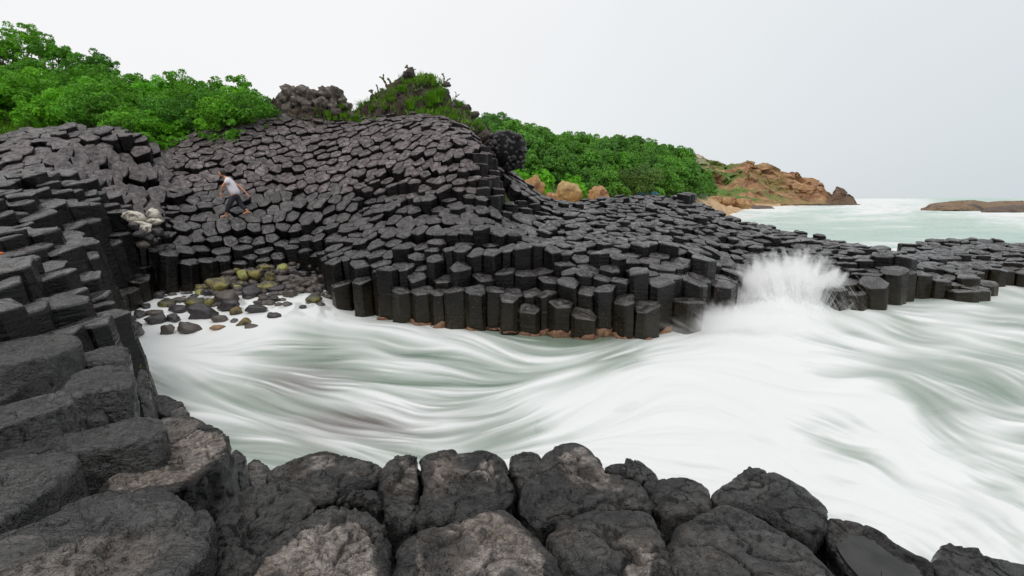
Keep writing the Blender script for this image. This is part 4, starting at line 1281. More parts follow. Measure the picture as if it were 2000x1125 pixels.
tag(obj('headland', mesh_data('headland', Vh, Fh, M_head, True, {'sand': sand_, 'dark': dark_})), 'brown and ochre rocky headland sloping down into the sea', 'headland', kind='structure')
# low reefs awash: one under the headland, one out on the right
def reef(name, label, outline, y0, y1, seed, mat, hmax):
    n = 160; m = 40
    V = []
    for j in range(m):
        v = j / (m - 1)
        for i in range(n):
            u = i / (n - 1)
            px_ = outline[0][0] + (outline[-1][0] - outline[0][0]) * u
            top = np.interp(px_, [a for a, _ in outline], [b for _, b in outline])
            Y = y0 + (y1 - y0) * v
            zt = max(W(px_, top, (y0 + y1) / 2)[2], 0.05)
            V.append(((px_ - 1000) / 1000 / 1.01 * Y, Y, zt * math.sin(math.pi * min(1, v * 1.02)) ** .5 * (sstep(0, .06, u) * sstep(1, .94, u)) - 0.12))
    V = np.array(V)
    nn = ridged(V * np.array([.25, .5, 1]) + seed, 4)
    V[:, 2] += nn * 0.22 * hmax
    I = np.arange(n * m).reshape(m, n)
    F = np.stack([I[:-1, :-1].ravel(), I[:-1, 1:].ravel(), I[1:, 1:].ravel(), I[1:, :-1].ravel()], 1)
    tag(obj(name, mesh_data(name, V, F, mat)), label, 'reef', kind='structure')
M_reef = simple_rock('reef_rock', (0.17, 0.105, 0.06), (0.26, 0.17, 0.09), (0.055, 0.045, 0.04), scale=.5, bump=.3)
M_reef_dark = simple_rock('reef_dark', (0.075, 0.055, 0.045), (0.15, 0.105, 0.07), scale=.5, bump=.3)
reef('offshore_reef', 'flat brown reef lying in the sea beyond the causeway', [(1797,402),(1815,399),(1840,396),(1870,393),(1900,392.5),(1925,396),(1950,394),(2000,393),(2120,393)], 118, 140, 2, M_reef, 1.0)
reef('inner_reef', 'dark slab of reef in front of the brown one', [(1915,408),(1940,404),(1970,402),(2000,401),(2120,400)], 104, 114, 5, M_reef_dark, .7)
reef('shore_reef', 'dark low rocks awash at the foot of the headland', [(1385,402),(1410,401),(1440,400.5),(1465,402.5),(1480,401),(1512,404)], 138, 150, 8, M_reef_dark, .6)
# ------------------------------------------------------------------ boulders and stones
def ico(sub):
    import bmesh
    bm = bmesh.new()
    bmesh.ops.create_icosphere(bm, subdivisions=sub, radius=1)
    V = np.array([v.co[:] for v in bm.verts]); F = np.array([[v.index for v in f.verts] for f in bm.faces])
    bm.free()
    return V, F
ICO = {k: ico(k) for k in (2, 3, 4)}
def stone(name, mat, seed, size, sub=3, boxy=0.25, rough=0.16, facet=0.0):
    V, F = ICO[sub]
    V = V.copy()
    if boxy:
        mx = np.abs(V).max(1)[:, None]
        V = V * (1 - boxy) + V / mx * boxy * 0.85
    if facet:
        r = np.random.default_rng(seed)
        for _ in range(9):
            d = r.normal(size=3); d /= np.linalg.norm(d)
            h = r.uniform(0.48, 0.85)
            k = V @ d
            V = np.where((k > h)[:, None], V - (k - h)[:, None] * d * facet, V)
    p = V * 1.2 + seed * 3.3
    V = V * (1 + rough * fbm(p, 3))[:, None] + 0
    V = V * (1 + 0.3 * rough * fbm(p * 4, 2) + .45 * rough * facets(p * 1.6))[:, None]
    V *= np.array(size)
    return mesh_data(name, V, F, mat, True)
def bedz(x, y): return waterz(x, y) + 0.5 * sstep(14.0, 15.6, y)
def put_stone(name, px_, py_, w, h, mat, label, cat='stone', group=None, Y=None, z=None, seed=None, boxy=.25, deep=1.0, **k):
    seed = seed if seed is not None else int(px_ * 7 + py_ * 13) % 997
    if Y is None:
        Yr_ = np.arange(9, 15.7, 0.03)
        P = np.array([W(px_, py_ + h * 0.15, y) for y in Yr_])
        hh = bedz(P[:, 0], P[:, 1])
        i = np.where(hh >= P[:, 2])[0]
        x, Y, z = P[i[0] if len(i) else -1]
    else:
        x, Y, z = W(px_, py_, Y)
    s = Y / 1000 / 0.98
    a, c = w * s / 2, h * s / 2
    me = stone(name, mat, seed, (a * 1.04, a * rnd.uniform(.75, 1.0), max(c * 1.15, a * .5) * deep), boxy=boxy, **k)
    o = obj(name, me)
    o.location = (x, Y, z + (c * .45 if group == 'boulders in the pebble cove' else 0))
    o.rotation_euler = (rnd.uniform(-.15, .15), rnd.uniform(-.15, .15), rnd.uniform(-.5, .5))
    tag(o, label, cat, group)
    return o
MATS = {'d': M_stone_dark, 'b': M_stone_brown, 'g': M_stone_green, 'y': M_stone_lichen, 'Y': M_stone_yellow, 'o': M_stone_ochre, 't': M_tan_rock}
DESC = {'d': 'smooth black boulder', 'b': 'grey brown boulder', 'g': 'greenish grey boulder', 'y': 'boulder mottled with yellow lichen', 'Y': 'bright yellow green boulder', 'o': 'ochre yellow boulder', 't': 'tan orange boulder'}
cob = [(265,975,270,150,'d','large and wet at the left foot of the cove',.5),(200,905,200,60,'d','low and flat beside the black outcrop',.3),(455,725,130,80,'d','peaked, at the far left of the white pool',.2),(525,778,130,72,'g','round, left of the pebble beach pool',.15),
(615,752,110,42,'b','low, at the pool edge behind the green one',.1),(450,842,130,58,'b','half sunk, left of the pair in the foam',.1),(455,897,170,72,'d','long, with foam running over it',.3),(590,885,110,72,'d','small and pointed between two foam channels',.1),
(545,965,110,88,'b','with water spilling down its face',.3),(685,955,180,80,'b','broad and half veiled by falling foam',.4),(795,845,190,140,'d','square and upright in the middle of the cobbles',.8),(740,772,160,66,'g','flat topped, left of the ochre patched stone',.25),
(620,812,150,48,'d','small and low beside the green one',.1),(835,770,90,64,'y','behind the square block',.1),(950,738,160,90,'b','layered, below the big lichen boulder',.4),(985,797,180,88,'d','purplish, right of the square block',.15),
(1015,830,95,68,'o','tucked against the purplish boulder',.1),(905,888,130,48,'b','rounded and glazed with water below the square block',.1),(890,945,120,38,'t','barely breaking the foam',.1),(1170,822,150,64,'d','oval, alone in the white water',.05),
(1085,912,120,64,'o','in the surf, front of the beach',.1),(1120,945,100,38,'b','nearly submerged under the ochre one',.1),(1290,862,100,50,'d','small, right of the oval one',.1),(915,665,200,118,'y','largest, streaked, in the middle of the beach',.1),
(770,667,110,56,'y','left of the largest lichen boulder',.1),(770,697,90,24,'Y','flat, at the pool edge',.1),(690,655,90,48,'b','at the back left of the beach',.1),(575,668,60,34,'y','tiny, at the far left by the column wall',.1),(630,662,40,24,'y','tiniest, beside the column wall',.1),
(725,720,50,30,'d','tiny, in the white pool',.1),(818,705,60,50,'d','wedged left under the largest lichen boulder',.1),(1120,705,160,108,'d','wide, right of the layered one',.5),(1070,597,90,78,'Y','brightest, at the heart of the heap',.1),
(1055,545,110,62,'y','on top of the heap at the wall',.1),(900,542,90,42,'y','at the top left of the heap',.1),(965,577,120,50,'b','behind the yellow ones',.2),(1165,587,140,100,'y','big, right of the brightest one',.15),(1235,532,120,44,'y','long, on top at the back',.1),
(1345,542,80,80,'Y','lumpy, topmost on the right',.2),(1260,607,85,74,'y','pale, right side of the heap',.1),(1145,642,70,48,'b','small, under the big right one',.1),(1030,672,50,38,'Y','small, in front of the heap',.1),(1070,645,40,28,'Y','smallest, under the brightest one',.1),
(1240,672,160,48,'y','long and low at the heap foot',.2),(1350,612,130,58,'b','flat, right of the pale one',.3),(1310,682,140,42,'d','slab like, at the water edge',.3),(1470,637,120,58,'b','smooth grey, far right of the heap',.1),(1400,712,100,66,'b','blunt, above the cascade',.3),
(1290,747,110,34,'d','low, left of the cascade',.1),(1180,772,80,30,'d','small dark, left of the low one',.1),(1265,720,70,30,'d','tiny dark, above the low one',.1),(1570,742,130,66,'g','mossy, at the top of the cascade',.1),(1430,562,70,48,'d','at the foot of the column wall',.2),
(1500,577,90,46,'d','flat, by the wall on the right',.2),(1580,622,50,50,'b','small, against the cliff corner',.1),(820,612,110,50,'d','back left, under the wall',.2),(1000,622,90,48,'b','behind the largest lichen boulder',.1),(1090,655,60,40,'d','small, filling the gap in the heap',.1),
(1410,620,60,40,'d','small, beside the grey one',.1),(870,585,90,40,'d','low, under the wall by the lichen stones',.1),(1530,660,80,36,'b','flat, beside the cliff corner',.1),(1205,700,70,40,'b','between the wide one and the slab',.1),
(1330,560,70,40,'b','under the topmost lumpy one',.1),(1110,560,80,44,'b','between two lichen boulders on top',.1),(930,620,70,34,'d','above the largest lichen boulder',.1),(690,700,60,26,'d','low, in the pool at the back',.1),(1480,690,70,40,'b','small, left of the mossy one at the cascade',.1),(1610,690,60,44,'d','wedged against the cliff beside the cascade',.2),(1390,780,70,34,'b','small, in the cascade',.1),(1500,800,60,30,'d','tiny, lowest in the cascade',.1),(560,800,60,36,'d','tiny, below the green one',.1),(380,800,90,50,'d','against the black outcrop at left',.2),(330,860,110,70,'d','angular, at the foot of the outcrop',.4),(1010,900,70,36,'b','small, between square block and ochre one in the surf',.1)]
for k, (cx, cy_, w, h, c, where_, bx_) in enumerate(cob):
    back = cy_ < 700 and cx > 780
    o = put_stone('boulder', 180 + cx / 3.63, 380 + cy_ / 3.63, w / 3.63, h / 3.63, MATS[c], '%s, %s' % (DESC[c], where_), 'boulder', 'boulders in the pebble cove', boxy=bx_, rough=.2, facet=.85)
    if back: o.location.z += 0.05
# a bed of small cobbles under the boulders
def stuff_stones(name, label, spots, mat, seed):
    V0, F0 = ICO[2]
    r = np.random.default_rng(seed)
    Vs, Fs = [], []
    for i, (x, y, z, s) in enumerate(spots):
        v = V0 * (1 + .25 * fbm(V0 * 1.2 + i * 5.1, 2))[:, None] * np.array([s, s * .9, s * .65])
        Vs.append(v + (x, y, z)); Fs.append(F0 + i * len(V0))
    tag(obj(name, mesh_data(name, np.concatenate(Vs), np.concatenate(Fs), mat)), label, 'pebbles', kind='stuff')
sp_ = []
for _ in range(420):
    px_, py_ = rnd.uniform(395, 655), rnd.uniform(520, 582)
    if py_ > 520 + 60: continue
    Y_ = rnd.uniform(13.7, 15.9); x = (px_ - 1000) / 1000 * Y_
    g = float(bedz(x, Y_))
    sp_.append((x, Y_, g + rnd.uniform(-.08, .04), rnd.uniform(.06, .16)))
for _ in range(90):
    Y_ = rnd.uniform(12.9, 14.6); x = rnd.uniform(-.70, -.375) * Y_
    sp_.append((x, Y_, float(bedz(x, Y_)) + rnd.uniform(-.05, .02), rnd.uniform(.05, .15)))
stuff_stones('pebbles', 'bed of small dark cobbles under the boulders at the back of the cove', sp_, M_stone_brown, 3)
# pale stones in the gully between terrace and dome
for (cx, cy_, w, h, mt, lb) in [(735,352,120,66,'w','pale chalky stone, largest and left in the gully pile'),(838,330,72,62,'w','round pale speckled stone at the top right of the gully pile'),(775,395,100,44,'w','flat pale stone in the middle of the gully pile'),
  (850,378,84,36,'w','pale banded stone on the right of the gully pile'),(800,412,60,46,'w','small pale spotted stone at the foot of the gully pile'),(752,352,34,34,'d','small dark stone set against the big pale one'),
  (850,424,104,52,'d','smooth dark stone below the pale gully pile'),(815,460,66,40,'d','small dark cobble in the gully below the pale pile'),(842,478,56,34,'b','grey cobble lowest in the gully'),(735,395,60,36,'d','dark cobble left of the flat pale stone'),
  (790,502,74,40,'b','flat grey cobble further down the gully'),(770,440,70,34,'d','low black cobble left below the pale pile'),(900,450,60,30,'d','black cobble right below the pale pile')]:
    px_, py_ = cx / 2.81, 300 + cy_ / 2.81
    h_ = hit(px_, py_ + 4)
    if h_ is None: continue
    o = put_stone('pale_stone' if mt == 'w' else 'cobble', px_, py_, w / 2.81, h / 2.81, M_stone_white if mt == 'w' else MATS[mt], lb, 'stone', 'stones piled in the gully', Y=h_[1] - .35, rough=.2, boxy=.2, facet=.5)
# orange boulders on the beach
for px_, py_, w, h, mt, lb in [(1042,366,48,44,M_orange_rock,'orange boulder half hidden at the foot of the dark column wall'),(1109,376,52,44,M_gold_rock,'round golden boulder between green bushes and the shelf'),(1170,384,44,32,M_orange_rock,'pointed orange boulder right of the golden one'),(1078,386,36,18,M_orange_rock,'low red brown rock left under the golden boulder')]:
    put_stone('beach_boulder', px_, py_, w, h, mt, lb, 'boulder', 'orange boulders behind the shelf', Y=43, boxy=.15, rough=.25, sub=4, facet=.7)
for k, (px_, py_, w, h) in enumerate([(1330,392,30,9),(1300,392,22,8),(1275,393,18,6),(1370,388,26,12),(1395,392,30,10),(1420,394,34,9),(1355,396,20,7),(1450,397,36,8)]):
    put_stone('beach_rock', px_, py_, w, h, M_orange_rock, 'low tan rock on the sand %s' % ['under the scrub by the black stack','below the blue parasols','left below the parasols','right of the black stack','at the start of the headland','on the bright sand spit','nearest the stack on the sand','furthest along the spit'][k], 'rock', 'tan rocks on the far beach', Y=112, boxy=.1, rough=.3)

# ------------------------------------------------------------------ dark round boss of column ends
boss = empty('basalt_boss', W(988, 296, 21.2))
tag(boss, 'dark bulging boss of radiating columns at the right shoulder of the dome', 'rock formation', kind='structure')
nb_ = 300
k_ = 0
RB = np.array([0.90, 0.80, 0.90])
core = stone('core', M_basalt_far, 5, tuple(RB * .93), sub=3, boxy=.2, rough=.08)
obj('core', core, boss)
for i in range(nb_):
    z = 1 - 2 * (i + .5) / nb_
    if z < -.8: continue
    th = i * 2.399963
    d = np.array([math.cos(th) * math.sqrt(1 - z * z), math.sin(th) * math.sqrt(1 - z * z), z])
    if d[1] > .35: continue
    s = 0.088 * rnd.uniform(.6, 1.5); d = d + np.array([rnd.gauss(0, .045) for _ in range(3)]); d /= np.linalg.norm(d)
    L_ = rnd.uniform(.93, 1.05) * (1 + .13 * float(fbm(np.array([d * 1.7 + 3]), 2)[0])) / max(abs(d)) ** .45 * .86
    a = np.cross(d, (0, 0, 1)); a /= np.linalg.norm(a); b_ = np.cross(d, a)
    V, F = [], []
    n = 7
    ph = rnd.random() * 6
    for (rr_, dd_) in ((.0, 1.01), (.7, 1.005), (1.0, .985), (1.04, .94), (.95, .7)):
        for q in range(n if rr_ else 1):
            an = ph + 2 * math.pi * q / n
            V.append(d * RB * L_ * dd_ + (a * math.cos(an) + b_ * math.sin(an)) * s * rr_)
    for q in range(n): F.append((0, 1 + q, 1 + (q + 1) % n))
    for g in range(3):
        o0 = 1 + g * n
        for q in range(n): F.append((o0 + q, o0 + n + q, o0 + n + (q + 1) % n, o0 + (q + 1) % n))
    V = np.array(V); V += (np.stack([fbm(V * 5 + k_ * 3, 2)] * 3, 1)) * .02
    me = mesh_data('basalt_column', V, F, M_basalt_far, True, {'tone': np.full(len(V), rnd.uniform(.1, .5)), 'wet': np.full(len(V), .3), 'top': np.full(len(V), .6)})
    obj('basalt_column', me, boss)
    k_ += 1

# ------------------------------------------------------------------ crag and knob on the skyline
def crag(name, label, prof, Y0, dy, base, mat, seed):
    n, m = 130, 60
    pxs = np.linspace(prof[0][0], prof[-1][0], n)
    top = np.interp(pxs, [a for a, _ in prof], [b for _, b in prof])
    zt = np.array([W(p, t, Y0)[2] for p, t in zip(pxs, top)])
    V = []
    for j in range(m):
        v = j / (m - 1) * 2 - 1
        sh = max(0, 1 - abs(v)) ** 0.75
        x = np.array([W(p, 300, Y0)[0] for p in pxs]); 
        V.append(np.stack([x * (1 + 0.0 * v), np.full(n, Y0 + v * dy), base + (zt - base) * sh - (0.8 if abs(v) == 1 else 0)], 1))
    V = np.concatenate(V)
    nn = ridged(V * .8 + seed, 5); n2 = fbm(V * 2.6 + seed, 4)
    vv = np.repeat(np.abs(np.linspace(-1, 1, m)), n)
    V[:, 2] += (nn * .12 + n2 * .13) * (0.4 + .6 * sstep(0, .3, vv)) - .08
    fc = facets(V * 1.7 + seed); f3 = facets(V * 4.2 + seed)
    V[:, 2] += fc * .24 + f3 * .09; V[:, 1] -= fc * .34 + f3 * .1
    V[:, 1] += n2 * .15
    V[:, 0] += fbm(V * 2.1 + 9, 3) * .12
    I = np.arange(n * m).reshape(m, n)
    F = np.stack([I[:-1, :-1].ravel(), I[:-1, 1:].ravel(), I[1:, 1:].ravel(), I[1:, :-1].ravel()], 1)
    o = obj(name, mesh_data(name, V, F, mat))
    tag(o, label, 'rock formation', kind='structure')
    return o
def crag_mat():
    m, nt, b = new_mat('crag_ground')
    P = N(nt, 'ShaderNodeNewGeometry').outputs['Position']
    c = mixc(nt, mrange(nt, noise(nt, P, 2.5, 7, .7), .38, .62), col(.035, .026, .022), col(.105, .075, .055))
    g = mixc(nt, noise(nt, P, 9, 4), col(.05, .09, .012), col(.16, .22, .03))
    c = mixc(nt, mrange(nt, noise(nt, P, 1.0, 6, .7), .54, .60, 0, .7), c, g)
    nt.links.new(c, b.inputs['Base Color']); b.inputs['Roughness'].default_value = .95
    nt.links.new(N(nt, 'ShaderNodeBump', {'Strength': 1, 'Distance': .12, 'Height': noise(nt, P, 6, 8, .75)}).outputs[0], b.inputs['Normal'])
    return m
M_cragg = crag_mat()
pk = [(672,250),(690,232),(700,210),(722,198),(735,182),(758,172),(775,158),(790,145),(803,138),(820,143),(842,146),(862,160),(876,176),(888,192),(905,205),(920,222),(935,240),(955,256),(985,275)]
crag('rocky_peak', 'grassy dark rock peak standing on the skyline above the dome', pk, 24.6, 2.6, 5.0, M_cragg, 3)
kb = [(470,246),(500,224),(530,206),(550,186),(565,174),(585,172),(600,180),(615,190),(632,178),(650,176),(670,196),(690,216),(710,240)]
crag('rocky_knob', 'smaller heap of grey rocks on the skyline left of the peak', kb, 24.2, 2.0, 5.2, M_cragg, 12)
# loose rocks on both, each a stone of its own
prot = [stone('rock', M_crag_rock, 300 + k, (1, 1, .85), sub=3, boxy=.3, rough=.34, facet=.8) for k in range(8)]
protk = [stone('rock', M_knob_rock, 320 + k, (1, 1, .9), sub=3, boxy=.25, rough=.36, facet=.8) for k in range(6)]
def rock_at(px_, py_, Y_, r_px, ml, label, group):
    o = obj('rock', rnd.choice(ml))
    o.location = W(px_, py_, Y_)
    s = r_px * Y_ / 1000 * 1.05
    o.scale = (s * rnd.uniform(.85, 1.25), s, s * rnd.uniform(.7, 1.05))
    o.rotation_euler = (rnd.uniform(-.6, .6), rnd.uniform(-.6, .6), rnd.uniform(0, 6))
    tag(o, label, 'rock', group)
for px_, py_, r_, lb in [(568,176,15,'tall pale blotched rock at the top of the knob'),(590,176,12,'rounded rock right beside the top of the knob'),(556,190,11,'split rock at the left shoulder of the knob'),(575,192,13,'tan stained rock in the middle of the knob'),(546,203,9,'small rock low on the left of the knob'),
   (610,186,13,'brown wedge of rock in the saddle of the knob'),(600,202,15,'dark block below the saddle of the knob'),(636,182,15,'smooth brown rock forming the right head of the knob'),(655,180,14,'pale lichened rock beside the right head of the knob'),(668,194,11,'rock stepping down right of the head of the knob'),
   (679,206,9,'last small rock at the right end of the knob'),(628,202,16,'broad dark rock under the right head of the knob'),(650,204,14,'squat rock at the right foot of the knob'),(560,212,13,'squat rock at the left foot of the knob'),(532,214,8,'little rock leftmost on the knob')]:
    rock_at(px_, py_, 23.3, r_, protk, lb, 'rocks heaped on the knob')
for k in range(34):
    px_ = rnd.uniform(500, 700); py_ = rnd.uniform(210, 240)
    rock_at(px_, py_, rnd.uniform(22.6, 23.4), rnd.uniform(4, 10), prot, 'dark loose rock lying below the knob along the crest of the dome', 'loose rocks below the knob')
for k in range(130):
    px_ = rnd.uniform(700, 950)
    t_ = np.interp(px_, [a for a, _ in pk], [b for _, b in pk])
    fr = rnd.random()
    py_ = t_ + 6 + (238 + max(0, px_ - 880) * .35 - t_) * fr
    rock_at(px_, py_, 24.4 - 1.9 * fr ** 1.3, rnd.uniform(4, 11) * (1.2 if px_ > 860 else .9), prot, 'dark brown rock bedded in the %s of the grassy peak' % ('left side' if px_ < 770 else 'right ridge' if px_ > 880 else 'face'), 'rocks bedded in the grassy peak')
for px_, py_, r_, lb in [(803,141,9,'dark block crowning the peak'),(872,166,8,'jutting rock near the top right of the peak'),(912,212,9,'knuckle of rock on the right ridge of the peak'),(925,225,11,'tan and dark rock low on the right ridge'),(792,146,8,'rock left beside the crown of the peak')]:
    rock_at(px_, py_, 23.8, r_, prot, lb, 'rocks bedded in the grassy peak')

# grass tufts
def tuft_mesh(seed, n=260, h=1.0, spread=.55, w=.016):
    r = np.random.default_rng(seed)
    V, F, T = [], [], []
    for i in range(n):
        a = r.uniform(0, 6.283); rad = r.uniform(0, .28)
        b0 = np.array([math.cos(a) * rad, math.sin(a) * rad, 0])
        d = np.array([math.cos(a), math.sin(a), 0]) * spread * r.uniform(.2, 1.3)
        hh = h * r.uniform(.5, 1)
        side = np.array([-math.sin(a), math.cos(a), 0]) * w * r.uniform(.7, 1.5)
        o = len(V)
        p1 = b0 + d * .35 + (0, 0, hh * .62); p2 = b0 + d * 1.0 + (0, 0, hh * r.uniform(.7, 1.0))
        V += [b0 - side, b0 + side, p1 + side * .8, p1 - side * .8, p2]
        F += [(o, o + 1, o + 2, o + 3), (o + 3, o + 2, o + 4)]
        T += [r.uniform(.2, .9)] * 5
    return mesh_data('grass_tuft', np.array(V), F, M_grass, False, {'tone': T})
TU = [tuft_mesh(500 + k) for k in range(4)]
def tuft(px_, py_, Y_, size_px, label, group='grass tufts on the rocks of the skyline'):
    o = obj('grass_tuft', rnd.choice(TU))
    x, y, z = W(px_, py_, Y_)
    o.location = (x, y, z)
    s = size_px * Y_ / 1000
    o.scale = (s * 1.25, s * 1.25, s)
    o.rotation_euler = (rnd.uniform(-.2, .2), rnd.uniform(-.2, .2), rnd.uniform(0, 6))
    tag(o, label, 'grass', group)
for px_, py_, Y_, s_, lb in [(712,212,23.4,22,'round bushy grass tuft at the left foot of the peak'),(725,214,23.2,16,'grass tuft beside the round one at the left foot'),(787,178,23.3,20,'bright grass tuft high on the left face of the peak'),(853,200,22.9,36,'largest grass tuft on the right face of the peak'),(862,190,23.2,26,'grass tuft rising behind the largest one'),
  (840,206,22.9,24,'grass tuft left against the largest one'),(805,212,22.8,24,'middle grass tuft on the face of the peak'),(815,200,23,16,'small tuft above the middle one'),(845,232,22.4,18,'trailing grass below the largest tuft'),(820,228,22.5,16,'low bright tuft on the rim above the dome'),(880,236,22.3,18,'tuft on the rim right of the trailing grass'),
  (895,250,22.2,10,'small tuft near the right end of the rim'),(898,206,23,15,'tuft on the right ridge among rocks'),(914,222,22.8,12,'tuft lower on the right ridge'),(930,245,22.5,14,'tuft near the end of the right ridge'),(942,252,22.6,12,'last tuft on the right ridge'),(866,168,23.9,10,'tuft near the top right of the peak'),
  (640,225,22.7,14,'tuft in front of the knob'),(675,228,22.7,12,'tuft between knob and peak'),(668,210,22.9,12,'olive tuft on the right end of the knob'),(695,232,22.6,14,'tuft in the notch between knob and peak'),(615,215,22.8,9,'tiny tuft below the saddle of the knob'),(735,238,22.4,14,'tuft on the rim left of the peak foot'),
  (750,236,22.4,12,'small tuft on the rim under the peak'),(705,240,22.4,12,'yellow green tuft on the rim by the notch'),(508,216,22.6,9,'tiny tuft left of the knob on the rim'),(545,236,22.2,8,'tiny tuft growing among the columns under the knob'),(520,248,21.5,8,'thin tuft in a crack high on the dome'),(770,198,23.3,13,'yellowish tuft on the left face of the peak'),
  (752,212,23.2,12,'yellowish tuft low on the left face'),(830,162,23.8,14,'grass mat near the top of the peak'),(846,166,23.8,14,'grass mat right of the top of the peak'),(760,190,23.6,12,'dry grass on the left ridge of the peak')]:
    tuft(px_, py_ + 2, Y_, s_ * .9, lb)
# grass covering parts of the peak face
def cover(name, label, spots, seed):
    r = np.random.default_rng(seed)
    V, F, T = [], [], []
    for x, y, z in spots:
        for i in range(7):
            a = r.uniform(0, 6.28); o = len(V); hgt = r.uniform(.10, .22)
            b0 = np.array([x + r.normal() * .12, y + r.normal() * .1, z]); sd = np.array([math.cos(a), math.sin(a), 0]) * .02
            V += [b0 - sd, b0 + sd, b0 + (r.normal() * .08, r.normal() * .08, hgt)]; F.append((o, o + 1, o + 2)); T += [r.uniform(.2, 1)] * 3
    tag(obj(name, mesh_data(name, np.array(V), F, M_grass, False, {'tone': T})), label, 'grass', kind='stuff')
sp_ = []
for cx, cy_, rx, ry, n in [(840,152,26,12,90),(800,160,22,10,50),(830,222,45,12,130),(870,215,25,22,90),(745,200,28,14,70),(765,185,20,12,50),(690,225,30,14,80),(900,232,20,16,50),(650,232,40,10,40),(790,200,30,20,60),(935,248,20,10,40)]:
    for _ in range(n // 2):
        px_, py_ = rnd.gauss(cx, rx * .6), rnd.gauss(cy_, ry * .6)
        t_ = np.interp(px_, [a for a, _ in pk], [b for _, b in pk]) if px_ > 700 else 200
        py_ = max(py_, t_ + 4)
        fr = np.clip((py_ - t_) / max(20, 238 - t_), 0, 1)
        sp_.append(W(px_, py_, 24.3 - 1.9 * fr))
cover('grass', 'short bright grass spread over the face of the peak', sp_, 4)
# low sedge in front of the left bank
sp_ = []
for _ in range(1500):
    b = rnd.uniform(-1.02, -.86); Y_ = rnd.uniform(18.6, 22.5)
    sp_.append((b * Y_, Y_, float(terrain(b * Y_, Y_)[0]) + .25 + .15 * rnd.random()))
cover('sedge', 'bright low grass between the left trees and the basalt mound', sp_, 9)
# prickly pears
def cactus(px_, py_, Y_, hpx, seed, label):
    r = random.Random(seed)
    root = empty('cactus', W(px_, py_, Y_))
    tag(root, label, 'cactus', 'prickly plants on the peak')
    V0, F0 = ICO[2]
    s = hpx * Y_ / 1000
    def pad(p, ang, sz, depth):
        d = Vector((math.sin(ang), 0, math.cos(ang)))
        c = Vector(p) + d * sz * .9
        a = Matrix.Rotation(ang, 3, 'Y')
        V = [c + a @ Vector((v[0] * sz * .55, v[1] * sz * .18, v[2] * sz)) for v in V0]
        obj('pad', mesh_data('pad', [tuple(v) for v in V], F0, M_pad), root)
        if depth:
            for k in range(r.choice((1, 2, 2))):
                pad(tuple(c + d * sz * .85), ang + r.uniform(-.8, .8), sz * r.uniform(.75, .95), depth - 1)
    pad((0, 0, 0), r.uniform(-.3, .3), s * .2, 3)
    pad((s * .15, 0, 0), r.uniform(.2, .6), s * .18, 2)
M_pad = leaf_mat('cactus_pad', (.07, .09, .03), (.14, .18, .06), (.16, .14, .07), .05)
for a in [(756,172,24.2,24,1,'spindly cactus on the left ridge of the peak'),(738,186,24,18,2,'low cactus at the left shoulder of the peak'),(802,142,24,14,3,'small cactus crowning the peak'),(868,164,24,18,4,'cactus near the right top of the peak'),(728,192,23.9,14,5,'little cactus lowest on the left ridge'),(890,190,23.6,10,6,'tiny cactus on the right ridge')]:
    cactus(*a)
# dead stump among the left trees
v, f = tube([W(414,176,27), W(411,164,27), W(408,157,27)], [.07, .055, .075], 7)
tag(obj('dead_trunk', mesh_data('dead_trunk', [tuple(q) for q in v], f, M_bark)), 'bare broken trunk poking above the left trees', 'trunk')
# ------------------------------------------------------------------ pink crust of weed along the waterline of the cliff
def crust():
    Vs, Fs, off = [], [], 0
    cl = np.array(main_poly)
    r = np.random.default_rng(3)
    root = bpy.data.objects['basalt_cliff']
    for i in range(len(pts)):
        x, y = pts[i]
        if not ins[i] or len(cs[i]) < 4: continue
        ppx = projpx(x, y, 0)[0]
        if not (735 < ppx < 1330) or y > 12.6: continue
        # only columns whose seaward neighbour is missing
        d = ((pts - (x, y - .45)) ** 2).sum(1)
        j = np.argmin(d)
        if ins[j] and j != i and d[j] < .05: continue
        n = 26
        P = smooth_loop(np.c_[np.array(cs[i]), np.zeros(len(cs[i]))], n, 1)[:, :2]
        cen = P.mean(0)
        an = np.arange(n)
        hgt = 0.02 + 0.17 * np.clip(fbm(np.c_[P[:, 0] * 2.2 + x, P[:, 1] * 2.2 + y, np.full(n, i * .37)], 3) + .42, 0, 1)
        if r.random() < .25: hgt *= .3
        rows_ = [(-.25, 1.05), (0.0, 1.06), (.35, 1.085), (.7, 1.07), (.95, 1.035), (1.0, .97)]
        V = []
        zb = -0.02 + 0.04 * r.normal()
        for t, k in rows_:
            q = cen + (P - cen) * k
            z = zb + hgt * t
            V.append(np.c_[q + (x, y), z])
        V = np.concatenate(V)
        nn = np.stack([fbm(V * 7 + s, 3) for s in (1, 20, 50)], 1)
        V = V + nn * .035
        V[:, 2] += .02 * fbm(V * 18, 2)
        for a in range(len(rows_) - 1):
            for b in range(n):
                Fs.append((off + a * n + b, off + a * n + (b + 1) % n, off + (a + 1) * n + (b + 1) % n, off + (a + 1) * n + b))
        Vs.append(V); off += len(V)
    o = obj('waterline_crust', mesh_data('waterline_crust', np.concatenate(Vs), Fs, M_crust), root)
    tag(o, 'pinkish orange crust of weed on the column feet', kind='stuff')
crust()

